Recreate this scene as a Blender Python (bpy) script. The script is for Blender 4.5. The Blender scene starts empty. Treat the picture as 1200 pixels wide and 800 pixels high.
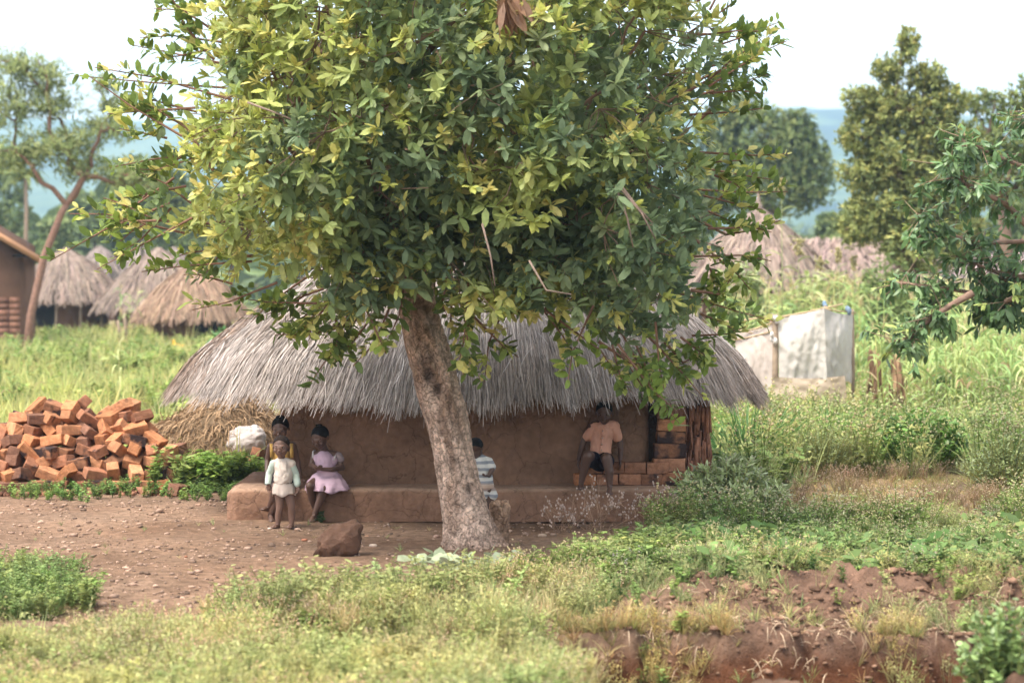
import bpy, bmesh, math, random
import numpy as np
from mathutils import Vector, Matrix
random.seed(7); rng = np.random.default_rng(11)
SC = bpy.context.scene; COL = SC.collection
R = math.radians; PI = math.pi
# ------------------------------------------------------------------ camera maths
F = 2833.0; CH = 2.4; TH = math.atan(70 / F); HZ = 330.0
def P(px, py, Y):
    x = (px - 600) / F; y = -(py - 400) / F
    d = Vector((x, math.cos(TH) + y * math.sin(TH), -math.sin(TH) + y * math.cos(TH)))
    return Vector((0, 0, CH)) + d * (Y / d.y)
def GX(px, Y): return P(px, 400, Y).x
def PXY(X, Y): return 600 + X / Y * F, HZ + CH * F / Y       # ground point -> picture (flat ground)
# ------------------------------------------------------------------ noise
_T = rng.random((256, 256))
def vnoise(x, y):
    x = np.asarray(x, float); y = np.asarray(y, float)
    xi = np.floor(x).astype(int); yi = np.floor(y).astype(int); fx = x - xi; fy = y - yi
    fx = fx * fx * (3 - 2 * fx); fy = fy * fy * (3 - 2 * fy)
    a = _T[xi & 255, yi & 255]; b = _T[(xi + 1) & 255, yi & 255]
    c = _T[xi & 255, (yi + 1) & 255]; d = _T[(xi + 1) & 255, (yi + 1) & 255]
    return (a * (1 - fx) + b * fx) * (1 - fy) + (c * (1 - fx) + d * fx) * fy
def fbm(x, y, o=4):
    s = 0; a = .5; t = 0
    for i in range(o):
        s = s + a * vnoise(x * 2**i + 17.3 * i, y * 2**i + 9.1 * i); t += a; a *= .5
    return s / t
def sstep(a, b, x):
    t = np.clip((np.asarray(x, float) - a) / (b - a), 0, 1); return t * t * (3 - 2 * t)
def inpoly(px, py, poly):
    px = np.asarray(px, float); py = np.asarray(py, float); r = np.zeros(px.shape, bool); n = len(poly)
    for i in range(n):
        x1, y1 = poly[i]; x2, y2 = poly[(i + 1) % n]
        if y1 == y2: continue
        c = ((y1 > py) != (y2 > py)) & (px < (x2 - x1) * (py - y1) / (y2 - y1) + x1)
        r ^= c
    return r
# ------------------------------------------------------------------ mesh assembly
def tag(o, label=None, cat=None, group=None, kind=None):
    if label: o['label'] = label
    if cat: o['category'] = cat
    if group: o['group'] = group
    if kind: o['kind'] = kind
    return o
def empty(name, loc, label, cat, group=None, kind=None):
    o = bpy.data.objects.new(name, None); o.location = loc; COL.objects.link(o); o.empty_display_size = .1
    return tag(o, label, cat, group, kind)
class MB:
    """collects triangles and quads with a colour per vertex"""
    def __init__(s): s.v = []; s.q = []; s.t = []; s.c = []; s.n = 0
    def add(s, v, q=None, t=None, c=(1, 1, 1)):
        v = np.asarray(v, float).reshape(-1, 3)
        if q is not None and len(q): s.q.append(np.asarray(q, int).reshape(-1, 4) + s.n)
        if t is not None and len(t): s.t.append(np.asarray(t, int).reshape(-1, 3) + s.n)
        c = np.asarray(c, float)
        if c.ndim == 1: c = np.tile(c[:3], (len(v), 1))
        s.v.append(v); s.c.append(c); s.n += len(v)
    def arrays(s):
        v = np.concatenate(s.v) if s.v else np.zeros((0, 3)); c = np.concatenate(s.c) if s.c else np.zeros((0, 3))
        q = np.concatenate(s.q) if s.q else np.zeros((0, 4), int); t = np.concatenate(s.t) if s.t else np.zeros((0, 3), int)
        return v, q, t, c
    def mesh(s, name, mat, smooth=False, org=None):
        v, q, t, c = s.arrays(); v = v.copy()
        if org is not None: v -= np.array(org)
        me = bpy.data.meshes.new(name)
        me.vertices.add(len(v)); me.vertices.foreach_set('co', v.ravel())
        nl = len(q) * 4 + len(t) * 3
        me.loops.add(nl); me.loops.foreach_set('vertex_index', np.concatenate([q.ravel(), t.ravel()]).astype(np.int32))
        me.polygons.add(len(q) + len(t))
        st = np.concatenate([np.arange(len(q)) * 4, len(q) * 4 + np.arange(len(t)) * 3]).astype(np.int32)
        me.polygons.foreach_set('loop_start', st)
        me.update(calc_edges=True); me.validate()
        if smooth: me.polygons.foreach_set('use_smooth', np.ones(len(me.polygons), bool))
        a = me.color_attributes.new('Col', 'FLOAT_COLOR', 'POINT')
        if len(me.vertices) == len(c):
            a.data.foreach_set('color', np.concatenate([c, np.ones((len(c), 1))], 1).ravel())
        me.materials.append(mat); return me
    def build(s, name, mat, parent=None, smooth=False, org=None, loc=None):
        o = bpy.data.objects.new(name, s.mesh(name, mat, smooth, org if org is not None else (parent.location if parent else None)))
        if parent: o.parent = parent
        elif org is not None: o.location = org
        COL.objects.link(o); return o
def ring_frame(d):
    d = d.normalized(); u = Vector((0, 0, 1)) if abs(d.z) < .9 else Vector((1, 0, 0))
    a = d.cross(u).normalized(); return a, d.cross(a).normalized()
def tube(mb, pts, rad, n=8, col=(1, 1, 1), cap=True, rough=0):
    pts = [Vector(p) for p in pts]; vs = []; k = len(pts); a0 = None
    for i, p in enumerate(pts):
        d = pts[min(i + 1, k - 1)] - pts[max(i - 1, 0)]
        a, b = ring_frame(d)
        if a0 is not None:
            a = (a0 - d.normalized() * a0.dot(d.normalized())).normalized(); b = d.normalized().cross(a)
        a0 = a
        for j in range(n):
            t = 2 * PI * j / n; r = rad[i] * (1 + (random.uniform(-rough, rough) if rough else 0))
            vs.append(p + a * math.cos(t) * r + b * math.sin(t) * r)
    q = [(i * n + j, i * n + (j + 1) % n, (i + 1) * n + (j + 1) % n, (i + 1) * n + j) for i in range(k - 1) for j in range(n)]
    tr = []
    if cap:
        vs += [pts[0], pts[-1]]; c0 = k * n; c1 = c0 + 1
        tr = [(c0, (j + 1) % n, j) for j in range(n)] + [(c1, (k - 1) * n + j, (k - 1) * n + (j + 1) % n) for j in range(n)]
    mb.add([tuple(v) for v in vs], q, tr, col)
def box(mb, c, s, rz=0, col=(1, 1, 1), M=None):
    h = Vector(s) / 2; vs = []
    for x, y, z in ((-1,-1,-1),(1,-1,-1),(1,1,-1),(-1,1,-1),(-1,-1,1),(1,-1,1),(1,1,1),(-1,1,1)):
        vs.append(Vector((x * h.x, y * h.y, z * h.z)))
    m = M if M is not None else Matrix.Rotation(rz, 3, 'Z')
    vs = [m @ v + Vector(c) for v in vs]
    mb.add([tuple(v) for v in vs], [(0,3,2,1),(4,5,6,7),(0,1,5,4),(1,2,6,5),(2,3,7,6),(3,0,4,7)], None, col)
def ellipsoid(mb, c, r, M=None, n=12, m=8, col=(1, 1, 1)):
    vs = []
    for i in range(1, m):
        f = PI * i / m
        for j in range(n):
            t = 2 * PI * j / n
            vs.append(Vector((r[0] * math.sin(f) * math.cos(t), r[1] * math.sin(f) * math.sin(t), r[2] * math.cos(f))))
    vs += [Vector((0, 0, r[2])), Vector((0, 0, -r[2]))]
    if M is not None: vs = [M @ v for v in vs]
    vs = [v + Vector(c) for v in vs]; T = (m - 1) * n
    q = [(i * n + j, (i + 1) * n + j, (i + 1) * n + (j + 1) % n, i * n + (j + 1) % n) for i in range(m - 2) for j in range(n)]
    t = [(T, j, (j + 1) % n) for j in range(n)] + [(T + 1, (m - 2) * n + (j + 1) % n, (m - 2) * n + j) for j in range(n)]
    mb.add([tuple(v) for v in vs], q, t, col)
def nrm(a): return a / np.maximum(np.linalg.norm(a, axis=-1, keepdims=True), 1e-9)
def leaves(mb, base, d, nn, L, W, col, curl=.12, fold=.12, mid=.55):
    """many 8-vertex folded leaves at once"""
    N = len(base); d = nrm(d); s = nrm(np.cross(d, nn)); n = nrm(np.cross(s, d))
    L = np.broadcast_to(L, (N,)); W = np.broadcast_to(W, (N,)); col = np.broadcast_to(col, (N, 3))
    tpl = [(0,0,0),(.32,0,0),(mid+.18,0,0),(1,0,0),(.32,1,fold),(mid+.18,.9,fold),(.32,-1,fold),(mid+.18,-.9,fold)]
    V = np.empty((N, 8, 3))
    for i, (x, y, z) in enumerate(tpl):
        zz = z - curl * x * x * 1.6
        V[:, i] = base + d * (x * L)[:, None] + s * (y * W * .5)[:, None] + n * (zz * (W if z else 0) * .6 + (-curl * x * x) * L)[:, None]
    o = (np.arange(N) * 8)[:, None]
    q = np.concatenate([o + np.array([[4,1,2,5]]), o + np.array([[1,6,7,2]])])
    t = np.concatenate([o + np.array([k]) for k in ([0,1,4],[0,6,1],[5,2,3],[2,7,3])])
    mb.add(V.reshape(-1, 3), q, t, np.repeat(col, 8, 0))
def blades(mb, base, d, L, W, col, droop=.5, seg=4, tipcol=None):
    """long ribbons that bend over under gravity"""
    N = len(base); d = nrm(d); side = nrm(np.cross(d, np.tile([0, 0, 1.], (N, 1))) + 1e-5 * rng.standard_normal((N, 3)))
    rot = rng.uniform(0, PI, N)[:, None]; side = nrm(side * np.cos(rot) * 1 + nrm(np.cross(d, side)) * np.sin(rot) * .6)
    L = np.broadcast_to(L, (N,)); W = np.broadcast_to(W, (N,)); dr = np.broadcast_to(droop, (N,)); col = np.broadcast_to(col, (N, 3))
    V = np.empty((N, (seg + 1) * 2, 3)); C = np.empty((N, (seg + 1) * 2, 3)); p = base.copy(); dd = d.copy()
    for i in range(seg + 1):
        f = i / seg; w = W * (1 - f**2.2) * (.55 + .9 * min(f * 3, 1) * .5) * .5 + .0008
        V[:, 2*i] = p - side * w[:, None]; V[:, 2*i+1] = p + side * w[:, None]
        c = col if tipcol is None else col * (1 - f) + np.broadcast_to(tipcol, (N, 3)) * f
        C[:, 2*i] = c; C[:, 2*i+1] = c
        dd = nrm(dd + np.array([0, 0, -1.]) * (dr * 1.0 / seg)[:, None] * (1 + f)); p = p + dd * (L / seg)[:, None]
    o = (np.arange(N) * (seg + 1) * 2)[:, None]
    q = np.concatenate([o + np.array([[2*i, 2*i+1, 2*i+3, 2*i+2]]) for i in range(seg)])
    mb.add(V.reshape(-1, 3), q, None, C.reshape(-1, 3))
def scatter(mb, tpls, pos, scale, rz, tint=None, lean=.0):
    """merge many turned copies of template arrays (v,q,t,c)"""
    N = len(pos); which = rng.integers(0, len(tpls), N); scale = np.broadcast_to(scale, (N,)); rz = np.broadcast_to(rz, (N,))
    tint = np.ones((N, 3)) if tint is None else np.broadcast_to(tint, (N, 3))
    lx = rng.normal(0, lean, N) if lean else np.zeros(N); ly = rng.normal(0, lean, N) if lean else np.zeros(N)
    for k, (v, q, t, c) in enumerate(tpls):
        I = np.nonzero(which == k)[0]
        if not len(I): continue
        cs = np.cos(rz[I])[:, None]; sn = np.sin(rz[I])[:, None]; sc = scale[I][:, None]
        x = (v[None, :, 0] * cs - v[None, :, 1] * sn) * sc; y = (v[None, :, 0] * sn + v[None, :, 1] * cs) * sc; z = v[None, :, 2] * sc
        x = x + z * lx[I][:, None]; y = y + z * ly[I][:, None]
        V = np.stack([x, y, z + 0 * x], -1) + pos[I][:, None, :]
        o = (np.arange(len(I)) * len(v))[:, None, None]
        Q = (q[None] + o).reshape(-1, 4) if len(q) else None; T = (t[None] + o).reshape(-1, 3) if len(t) else None
        mb.add(V.reshape(-1, 3), Q, T, (c[None] * tint[I][:, None, :]).reshape(-1, 3))
# ------------------------------------------------------------------ materials
def newmat(name):
    m = bpy.data.materials.new(name); m.use_nodes = True; nt = m.node_tree; b = nt.nodes['Principled BSDF']; return m, nt, b
def noise_col(nt, b, src, amt, scale, detail=6, coord='Object', stretch=None, dark=.6, light=1.3):
    tc = nt.nodes.new('ShaderNodeTexCoord'); n = nt.nodes.new('ShaderNodeTexNoise'); n.inputs['Scale'].default_value = scale; n.inputs['Detail'].default_value = detail
    v = tc.outputs[coord]
    if stretch:
        mp = nt.nodes.new('ShaderNodeMapping'); mp.inputs['Scale'].default_value = stretch; nt.links.new(v, mp.inputs[0]); v = mp.outputs[0]
    nt.links.new(v, n.inputs['Vector'])
    r = nt.nodes.new('ShaderNodeMapRange'); r.inputs['From Min'].default_value = .3; r.inputs['From Max'].default_value = .7
    r.inputs['To Min'].default_value = dark; r.inputs['To Max'].default_value = light; nt.links.new(n.outputs['Fac'], r.inputs['Value'])
    mx = nt.nodes.new('ShaderNodeMix'); mx.data_type = 'RGBA'; mx.blend_type = 'MULTIPLY'; mx.inputs[0].default_value = amt
    nt.links.new(src, mx.inputs[6]); nt.links.new(r.outputs[0], mx.inputs[7])
    return mx.outputs[2], n.outputs['Fac'], v
def bump(nt, b, h, dist, strength=1.0, prev=None):
    bp = nt.nodes.new('ShaderNodeBump'); bp.inputs['Distance'].default_value = dist; bp.inputs['Strength'].default_value = strength
    nt.links.new(h, bp.inputs['Height'])
    if prev: nt.links.new(prev, bp.inputs['Normal'])
    nt.links.new(bp.outputs[0], b.inputs['Normal']); return bp.outputs[0]
def vc(name, rough=.6, trans=0, amt=.5, scale=8, spec=.3, bmp=0, stretch=None, bscale=None, flat=None):
    """material coloured by the mesh's own colour attribute (or one flat colour) and a noise"""
    m, nt, b = newmat(name); b.inputs['Roughness'].default_value = rough; b.inputs['Specular IOR Level'].default_value = spec
    if flat is None:
        a = nt.nodes.new('ShaderNodeAttribute'); a.attribute_name = 'Col'; src = a.outputs['Color']
    else:
        a = nt.nodes.new('ShaderNodeRGB'); a.outputs[0].default_value = (*flat, 1); src = a.outputs[0]
    c, f, v = noise_col(nt, b, src, amt, scale, stretch=stretch)
    nt.links.new(c, b.inputs['Base Color'])
    if bmp:
        n2 = nt.nodes.new('ShaderNodeTexNoise'); n2.inputs['Scale'].default_value = bscale or scale * 4; n2.inputs['Detail'].default_value = 8; n2.inputs['Roughness'].default_value = .65
        nt.links.new(v, n2.inputs['Vector']); bump(nt, b, n2.outputs['Fac'], bmp)
    if trans:
        t = nt.nodes.new('ShaderNodeBsdfTranslucent'); mx = nt.nodes.new('ShaderNodeMixShader'); mx.inputs[0].default_value = trans
        nt.links.new(c, t.inputs['Color']); nt.links.new(b.outputs[0], mx.inputs[1]); nt.links.new(t.outputs[0], mx.inputs[2])
        nt.links.new(mx.outputs[0], nt.nodes['Material Output'].inputs['Surface'])
    return m
M_leaf = vc('leaf', .5, .45, .45, 30, .35)
M_leafm = vc('mango_leaf', .4, .25, .4, 20, .5)
M_far = vc('far_leaf', .7, .3, .5, 3, .2)
M_grass = vc('grass_blade', .6, .35, .4, 5, .2)
M_maize = vc('maize_leaf', .5, .35, .4, 6, .3)
M_straw = vc('straw', .85, .1, .55, 14, .1)
M_thatch = vc('thatch', .8, .08, .6, 5, .12)
M_thatchbase = vc('thatch_base', .95, 0, .8, 12, .05, .03, flat=(.06, .048, .04))
def bark_mat():
    m, nt, b = newmat('bark'); b.inputs['Roughness'].default_value = .92; b.inputs['Specular IOR Level'].default_value = .1
    a = nt.nodes.new('ShaderNodeAttribute'); a.attribute_name = 'Col'
    c, f, v = noise_col(nt, b, a.outputs['Color'], .8, 6, 8, dark=.7, light=1.35)
    n0 = nt.nodes.new('ShaderNodeTexNoise'); n0.inputs['Scale'].default_value = 9; n0.inputs['Detail'].default_value = 6; nt.links.new(v, n0.inputs['Vector'])
    ad = nt.nodes.new('ShaderNodeMix'); ad.data_type = 'RGBA'; ad.blend_type = 'ADD'; ad.inputs[0].default_value = .22; nt.links.new(v, ad.inputs[6]); nt.links.new(n0.outputs['Color'], ad.inputs[7])
    vo = nt.nodes.new('ShaderNodeTexVoronoi'); vo.feature = 'DISTANCE_TO_EDGE'; vo.inputs['Scale'].default_value = 13; nt.links.new(ad.outputs[2], vo.inputs['Vector'])
    r = nt.nodes.new('ShaderNodeMapRange'); r.inputs['From Min'].default_value = 0; r.inputs['From Max'].default_value = .09; r.inputs['To Min'].default_value = .62; r.inputs['To Max'].default_value = 1; nt.links.new(vo.outputs['Distance'], r.inputs['Value'])
    mx = nt.nodes.new('ShaderNodeMix'); mx.data_type = 'RGBA'; mx.blend_type = 'MULTIPLY'; mx.inputs[0].default_value = .75; nt.links.new(c, mx.inputs[6]); nt.links.new(r.outputs[0], mx.inputs[7])
    c2, f2, v2 = noise_col(nt, b, mx.outputs[2], .8, 40, 5, dark=.6, light=1.35); nt.links.new(c2, b.inputs['Base Color'])
    bp = bump(nt, b, r.outputs[0], .035); n2 = nt.nodes.new('ShaderNodeTexNoise'); n2.inputs['Scale'].default_value = 24; n2.inputs['Detail'].default_value = 9; n2.inputs['Roughness'].default_value = .7; nt.links.new(v, n2.inputs['Vector']); bump(nt, b, n2.outputs['Fac'], .05, prev=bp)
    return m
M_bark = bark_mat()
M_limb = vc('limb_bark', .85, 0, .6, 12, .15, .006)
M_brick = vc('fired_brick', .92, 0, .7, 11, .08, .008, bscale=45)
M_stone = vc('stone', .9, 0, .6, 14, .1, .012, bscale=30)
M_tarp = vc('tarpaulin', .55, .12, .35, 2.5, .3, .02, bscale=4)
M_pole = vc('pole_wood', .85, 0, .6, 10, .1, .006, flat=(.27, .2, .14))
M_mudfar = vc('mud_wall_far', .95, 0, .5, 2, .05, .02, flat=(.155, .085, .055))
M_dark = vc('dark_opening', .95, 0, .3, 2, .05, flat=(.02, .016, .014))
M_soilclod = vc('soil_clod', .95, 0, .6, 12, .05, .01)
M_cloth = vc('cloth', .9, .08, .3, 12, .1, .006, bscale=25)
M_hair = vc('hair', .85, 0, .5, 60, .2, .006, bscale=120, flat=(.007, .006, .006))
M_skin = vc('skin', .48, 0, .4, 10, .4, .0015, bscale=30, flat=(.10, .054, .038))
M_skin2 = vc('skin_toddler', .48, 0, .4, 10, .4, .0015, bscale=30, flat=(.17, .093, .065))
M_eye = vc('eye_white', .3, 0, 0, 5, .5, flat=(.30, .26, .23))
M_iris = vc('eye_iris', .2, 0, 0, 5, .5, flat=(.01, .006, .005))
M_yellow = vc('yellow_plastic', .4, 0, .2, 5, .4, flat=(.75, .38, .02))
M_button = vc('button', .5, 0, 0, 5, .3, flat=(.35, .3, .26))
def mud_mat():
    m, nt, b = newmat('mud_plaster'); b.inputs['Roughness'].default_value = .95; b.inputs['Specular IOR Level'].default_value = .08
    a = nt.nodes.new('ShaderNodeAttribute'); a.attribute_name = 'Col'
    c, f, v = noise_col(nt, b, a.outputs['Color'], .8, 1.1, 5, stretch=(1, 1, 2.5), dark=.72, light=1.25)
    c2, f2, v2 = noise_col(nt, b, c, .6, 16, 8, dark=.75, light=1.2)
    n3 = nt.nodes.new('ShaderNodeTexVoronoi'); n3.inputs['Scale'].default_value = 55; nt.links.new(v2, n3.inputs['Vector'])
    rp = nt.nodes.new('ShaderNodeMapRange'); rp.inputs['From Min'].default_value = .06; rp.inputs['From Max'].default_value = .12; rp.inputs['To Min'].default_value = 1; rp.inputs['To Max'].default_value = 0
    nt.links.new(n3.outputs['Distance'], rp.inputs['Value'])
    nn = nt.nodes.new('ShaderNodeTexNoise'); nn.inputs['Scale'].default_value = 7; nt.links.new(v2, nn.inputs['Vector'])
    r2 = nt.nodes.new('ShaderNodeMapRange'); r2.inputs['From Min'].default_value = .56; r2.inputs['From Max'].default_value = .62; nt.links.new(nn.outputs['Fac'], r2.inputs['Value'])
    mu = nt.nodes.new('ShaderNodeMath'); mu.operation = 'MULTIPLY'; nt.links.new(rp.outputs[0], mu.inputs[0]); nt.links.new(r2.outputs[0], mu.inputs[1])
    mx = nt.nodes.new('ShaderNodeMix'); mx.data_type = 'RGBA'; nt.links.new(mu.outputs[0], mx.inputs[0]); nt.links.new(c2, mx.inputs[6]); mx.inputs[7].default_value = (.33, .23, .17, 1)
    nt.links.new(mx.outputs[2], b.inputs['Base Color'])
    wn = nt.nodes.new('ShaderNodeTexNoise'); wn.inputs['Scale'].default_value = 3; wn.inputs['Detail'].default_value = 6; nt.links.new(v2, wn.inputs['Vector'])
    wa = nt.nodes.new('ShaderNodeMix'); wa.data_type = 'RGBA'; wa.blend_type = 'ADD'; wa.inputs[0].default_value = .5; nt.links.new(v2, wa.inputs[6]); nt.links.new(wn.outputs['Color'], wa.inputs[7])
    ck = nt.nodes.new('ShaderNodeTexVoronoi'); ck.feature = 'DISTANCE_TO_EDGE'; ck.inputs['Scale'].default_value = 2.6; nt.links.new(wa.outputs[2], ck.inputs['Vector'])
    cm_ = nt.nodes.new('ShaderNodeMapRange'); cm_.inputs['From Min'].default_value = 0; cm_.inputs['From Max'].default_value = .012; cm_.inputs['To Min'].default_value = .5; nt.links.new(ck.outputs['Distance'], cm_.inputs['Value'])
    cx_ = nt.nodes.new('ShaderNodeMix'); cx_.data_type = 'RGBA'; cx_.blend_type = 'MULTIPLY'; cx_.inputs[0].default_value = .7; nt.links.new(mx.outputs[2], cx_.inputs[6]); nt.links.new(cm_.outputs[0], cx_.inputs[7]); nt.links.new(cx_.outputs[2], b.inputs['Base Color'])
    n = nt.nodes.new('ShaderNodeTexNoise'); n.inputs['Scale'].default_value = 5; n.inputs['Detail'].default_value = 10; n.inputs['Roughness'].default_value = .65; nt.links.new(v2, n.inputs['Vector'])
    bp = bump(nt, b, n.outputs['Fac'], .07); bump(nt, b, cm_.outputs[0], .01, prev=bp); return m
M_mud = mud_mat()
def ground_mat():
    m, nt, b = newmat('earth'); b.inputs['Roughness'].default_value = .97; b.inputs['Specular IOR Level'].default_value = .05
    a = nt.nodes.new('ShaderNodeAttribute'); a.attribute_name = 'Col'
    c, f, v = noise_col(nt, b, a.outputs['Color'], .8, .7, 8, dark=.7, light=1.3)
    c2, f2, v2 = noise_col(nt, b, c, .8, 9, 8, dark=.62, light=1.4)
    vo = nt.nodes.new('ShaderNodeTexVoronoi'); vo.inputs['Scale'].default_value = 26; nt.links.new(v2, vo.inputs['Vector'])
    rp = nt.nodes.new('ShaderNodeMapRange'); rp.inputs['From Min'].default_value = .12; rp.inputs['From Max'].default_value = .22; rp.inputs['To Min'].default_value = 1; rp.inputs['To Max'].default_value = 0
    nt.links.new(vo.outputs['Distance'], rp.inputs['Value'])
    mx = nt.nodes.new('ShaderNodeMix'); mx.data_type = 'RGBA'; mx.blend_type = 'MIX'
    sp = nt.nodes.new('ShaderNodeSeparateColor'); nt.links.new(vo.outputs['Color'], sp.inputs[0])
    mu = nt.nodes.new('ShaderNodeMath'); mu.operation = 'MULTIPLY'; nt.links.new(rp.outputs[0], mu.inputs[0]); nt.links.new(sp.outputs[0], mu.inputs[1])
    mul = nt.nodes.new('ShaderNodeMix'); mul.data_type = 'RGBA'; mul.blend_type = 'MULTIPLY'; mul.inputs[0].default_value = 1; nt.links.new(c2, mul.inputs[6]); mul.inputs[7].default_value = (1.9, 1.85, 1.8, 1)
    mul.clamp_result = False
    nt.links.new(mu.outputs[0], mx.inputs[0]); nt.links.new(c2, mx.inputs[6]); nt.links.new(mul.outputs[2], mx.inputs[7])
    nt.links.new(mx.outputs[2], b.inputs['Base Color'])
    n = nt.nodes.new('ShaderNodeTexNoise'); n.inputs['Scale'].default_value = 14; n.inputs['Detail'].default_value = 10; n.inputs['Roughness'].default_value = .7; nt.links.new(v2, n.inputs['Vector'])
    bp = bump(nt, b, n.outputs['Fac'], .05); bump(nt, b, rp.outputs[0], .008, prev=bp); return m
M_earth = ground_mat()
def hill_mat():
    m, nt, b = newmat('wooded_hill'); b.inputs['Roughness'].default_value = 1; b.inputs['Specular IOR Level'].default_value = 0
    tc = nt.nodes.new('ShaderNodeTexCoord'); mp = nt.nodes.new('ShaderNodeMapping'); mp.inputs['Scale'].default_value = (1, .5, 1.6); nt.links.new(tc.outputs['Object'], mp.inputs[0])
    n = nt.nodes.new('ShaderNodeTexNoise'); n.inputs['Scale'].default_value = .011; n.inputs['Detail'].default_value = 12; n.inputs['Roughness'].default_value = .62; nt.links.new(mp.outputs[0], n.inputs['Vector'])
    cr = nt.nodes.new('ShaderNodeValToRGB'); e = cr.color_ramp.elements
    e[0].position = .4; e[0].color = (.01, .022, .016, 1); e[1].position = .62; e[1].color = (.10, .13, .06, 1); e2 = cr.color_ramp.elements.new(.52); e2.color = (.06, .09, .035, 1)
    nt.links.new(n.outputs['Fac'], cr.inputs[0]); nt.links.new(cr.outputs[0], b.inputs['Base Color']); return m
M_hill = hill_mat()
def stripe_mat():
    m, nt, b = newmat('striped_cloth'); b.inputs['Roughness'].default_value = .9
    tc = nt.nodes.new('ShaderNodeTexCoord'); w = nt.nodes.new('ShaderNodeSeparateXYZ'); nt.links.new(tc.outputs['Object'], w.inputs[0])
    n = nt.nodes.new('ShaderNodeTexNoise'); n.inputs['Scale'].default_value = 9; nt.links.new(tc.outputs['Object'], n.inputs['Vector'])
    ad = nt.nodes.new('ShaderNodeMath'); ad.operation = 'MULTIPLY_ADD'; ad.inputs[1].default_value = .03; nt.links.new(n.outputs['Fac'], ad.inputs[0]); nt.links.new(w.outputs['Z'], ad.inputs[2])
    md = nt.nodes.new('ShaderNodeMath'); md.operation = 'PINGPONG'; md.inputs[1].default_value = .033; nt.links.new(ad.outputs[0], md.inputs[0])
    cr = nt.nodes.new('ShaderNodeMapRange'); cr.inputs['From Min'].default_value = .013; cr.inputs['From Max'].default_value = .017; nt.links.new(md.outputs[0], cr.inputs['Value'])
    mx = nt.nodes.new('ShaderNodeMix'); mx.data_type = 'RGBA'; nt.links.new(cr.outputs[0], mx.inputs[0]); mx.inputs[6].default_value = (.27, .28, .3, 1); mx.inputs[7].default_value = (.62, .6, .55, 1)
    zz = nt.nodes.new('ShaderNodeMath'); zz.operation = 'MULTIPLY_ADD'; zz.inputs[1].default_value = -.04; nt.links.new(n.outputs['Fac'], zz.inputs[0]); nt.links.new(w.outputs['Z'], zz.inputs[2])
    st = nt.nodes.new('ShaderNodeMapRange'); st.inputs['From Min'].default_value = .33; st.inputs['From Max'].default_value = .37; nt.links.new(zz.outputs[0], st.inputs['Value'])
    st2 = nt.nodes.new('ShaderNodeMapRange'); st2.inputs['From Min'].default_value = .43; st2.inputs['From Max'].default_value = .40; nt.links.new(zz.outputs[0], st2.inputs['Value'])
    mm = nt.nodes.new('ShaderNodeMath'); mm.operation = 'MULTIPLY'; nt.links.new(st.outputs[0], mm.inputs[0]); nt.links.new(st2.outputs[0], mm.inputs[1])
    m3 = nt.nodes.new('ShaderNodeMath'); m3.operation = 'MULTIPLY'; m3.inputs[1].default_value = .6; nt.links.new(mm.outputs[0], m3.inputs[0])
    m2 = nt.nodes.new('ShaderNodeMix'); m2.data_type = 'RGBA'; nt.links.new(m3.outputs[0], m2.inputs[0]); nt.links.new(mx.outputs[2], m2.inputs[6]); m2.inputs[7].default_value = (.45, .22, .1, 1)
    nt.links.new(m2.outputs[2], b.inputs['Base Color']); return m
M_stripe = stripe_mat()
# ------------------------------------------------------------------ terrain
def hgt(X, Y):
    X = np.asarray(X, float); Y = np.asarray(Y, float)
    px = 600 + X / np.maximum(Y, 1) * F
    near = 1 - sstep(30, 60, Y)
    z = (fbm(X * 1.3, Y * 1.3) - .5) * .07 * near + (fbm(X * 7, Y * 7, 3) - .5) * .028 * near
    veg = sstep(.9, 2.2, X) * sstep(23.6, 22, Y)
    z = z + veg * (fbm(X * 3 + 5, Y * 3) - .4) * .1
    # spoil mounds thrown up behind the trench
    wob = (fbm(X * 1.1 + 40, X * 0 + 3) - .5) * .9
    md = np.exp(-((Y - 17.7 - wob) / .62)**2) * sstep(.6, 1.3, X)
    z = z + sstep(19.5, 18.5, Y) * sstep(.3, .9, X) * (Y > 14) * ((fbm(X * 13 + 4, Y * 13, 3) - .5) * .09 + np.maximum(fbm(X * 5 + 1, Y * 5, 2) - .55, 0) * .35)
    z = z + md * (.02 + .16 * fbm(X * 1.9 + 3, Y * 1.2, 3) + .2 * fbm(X * 8, Y * 8, 3))
    # trench: far lip near Y=16.4
    lip = 16.25 + (fbm(X * 1.6, X * 0 + 8) - .5) * .5 + (fbm(X * 5, X * 0 + 2) - .5) * .06
    ext = sstep(.2, .75, X) * (1 - sstep(3.4, 4.2, X))
    cut = np.clip((lip - Y) / .36 + (fbm(X * 9, Y * 9, 4) - .5) * .5 * (np.abs(lip - .18 - Y) < .22), 0, 1)**.8 * sstep(14.1, 14.5, Y)
    z = z - cut * ext * (.7 + .3 * fbm(X * 5, Y * 5))
    # shallow scrape further left
    ext2 = sstep(-1.75, -1.2, X) * (1 - sstep(.1, .5, X)); lip2 = 16.2 + (fbm(X * 2.2, X * 0 + 18) - .5) * .6
    z = z - sstep(lip2, lip2 - .2, Y) * sstep(15.0, 15.5, Y) * ext2 * .2
    z = z + np.exp(-((Y - 16.6) / .35)**2) * ext2 * .08
    z = z - .05 * sstep(21.5, 18, Y) * (1 - sstep(17.5, 16.9, Y)) * sstep(-.5, -1.5, X)
    far = sstep(160, 500, Y)
    z = z + far * 3 * (fbm(X * .006, Y * .006) - .3) + np.maximum(Y - 250, 0) * .022 * (1 + .3 * (fbm(X * .003, Y * .003) - .5))
    return z
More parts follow.
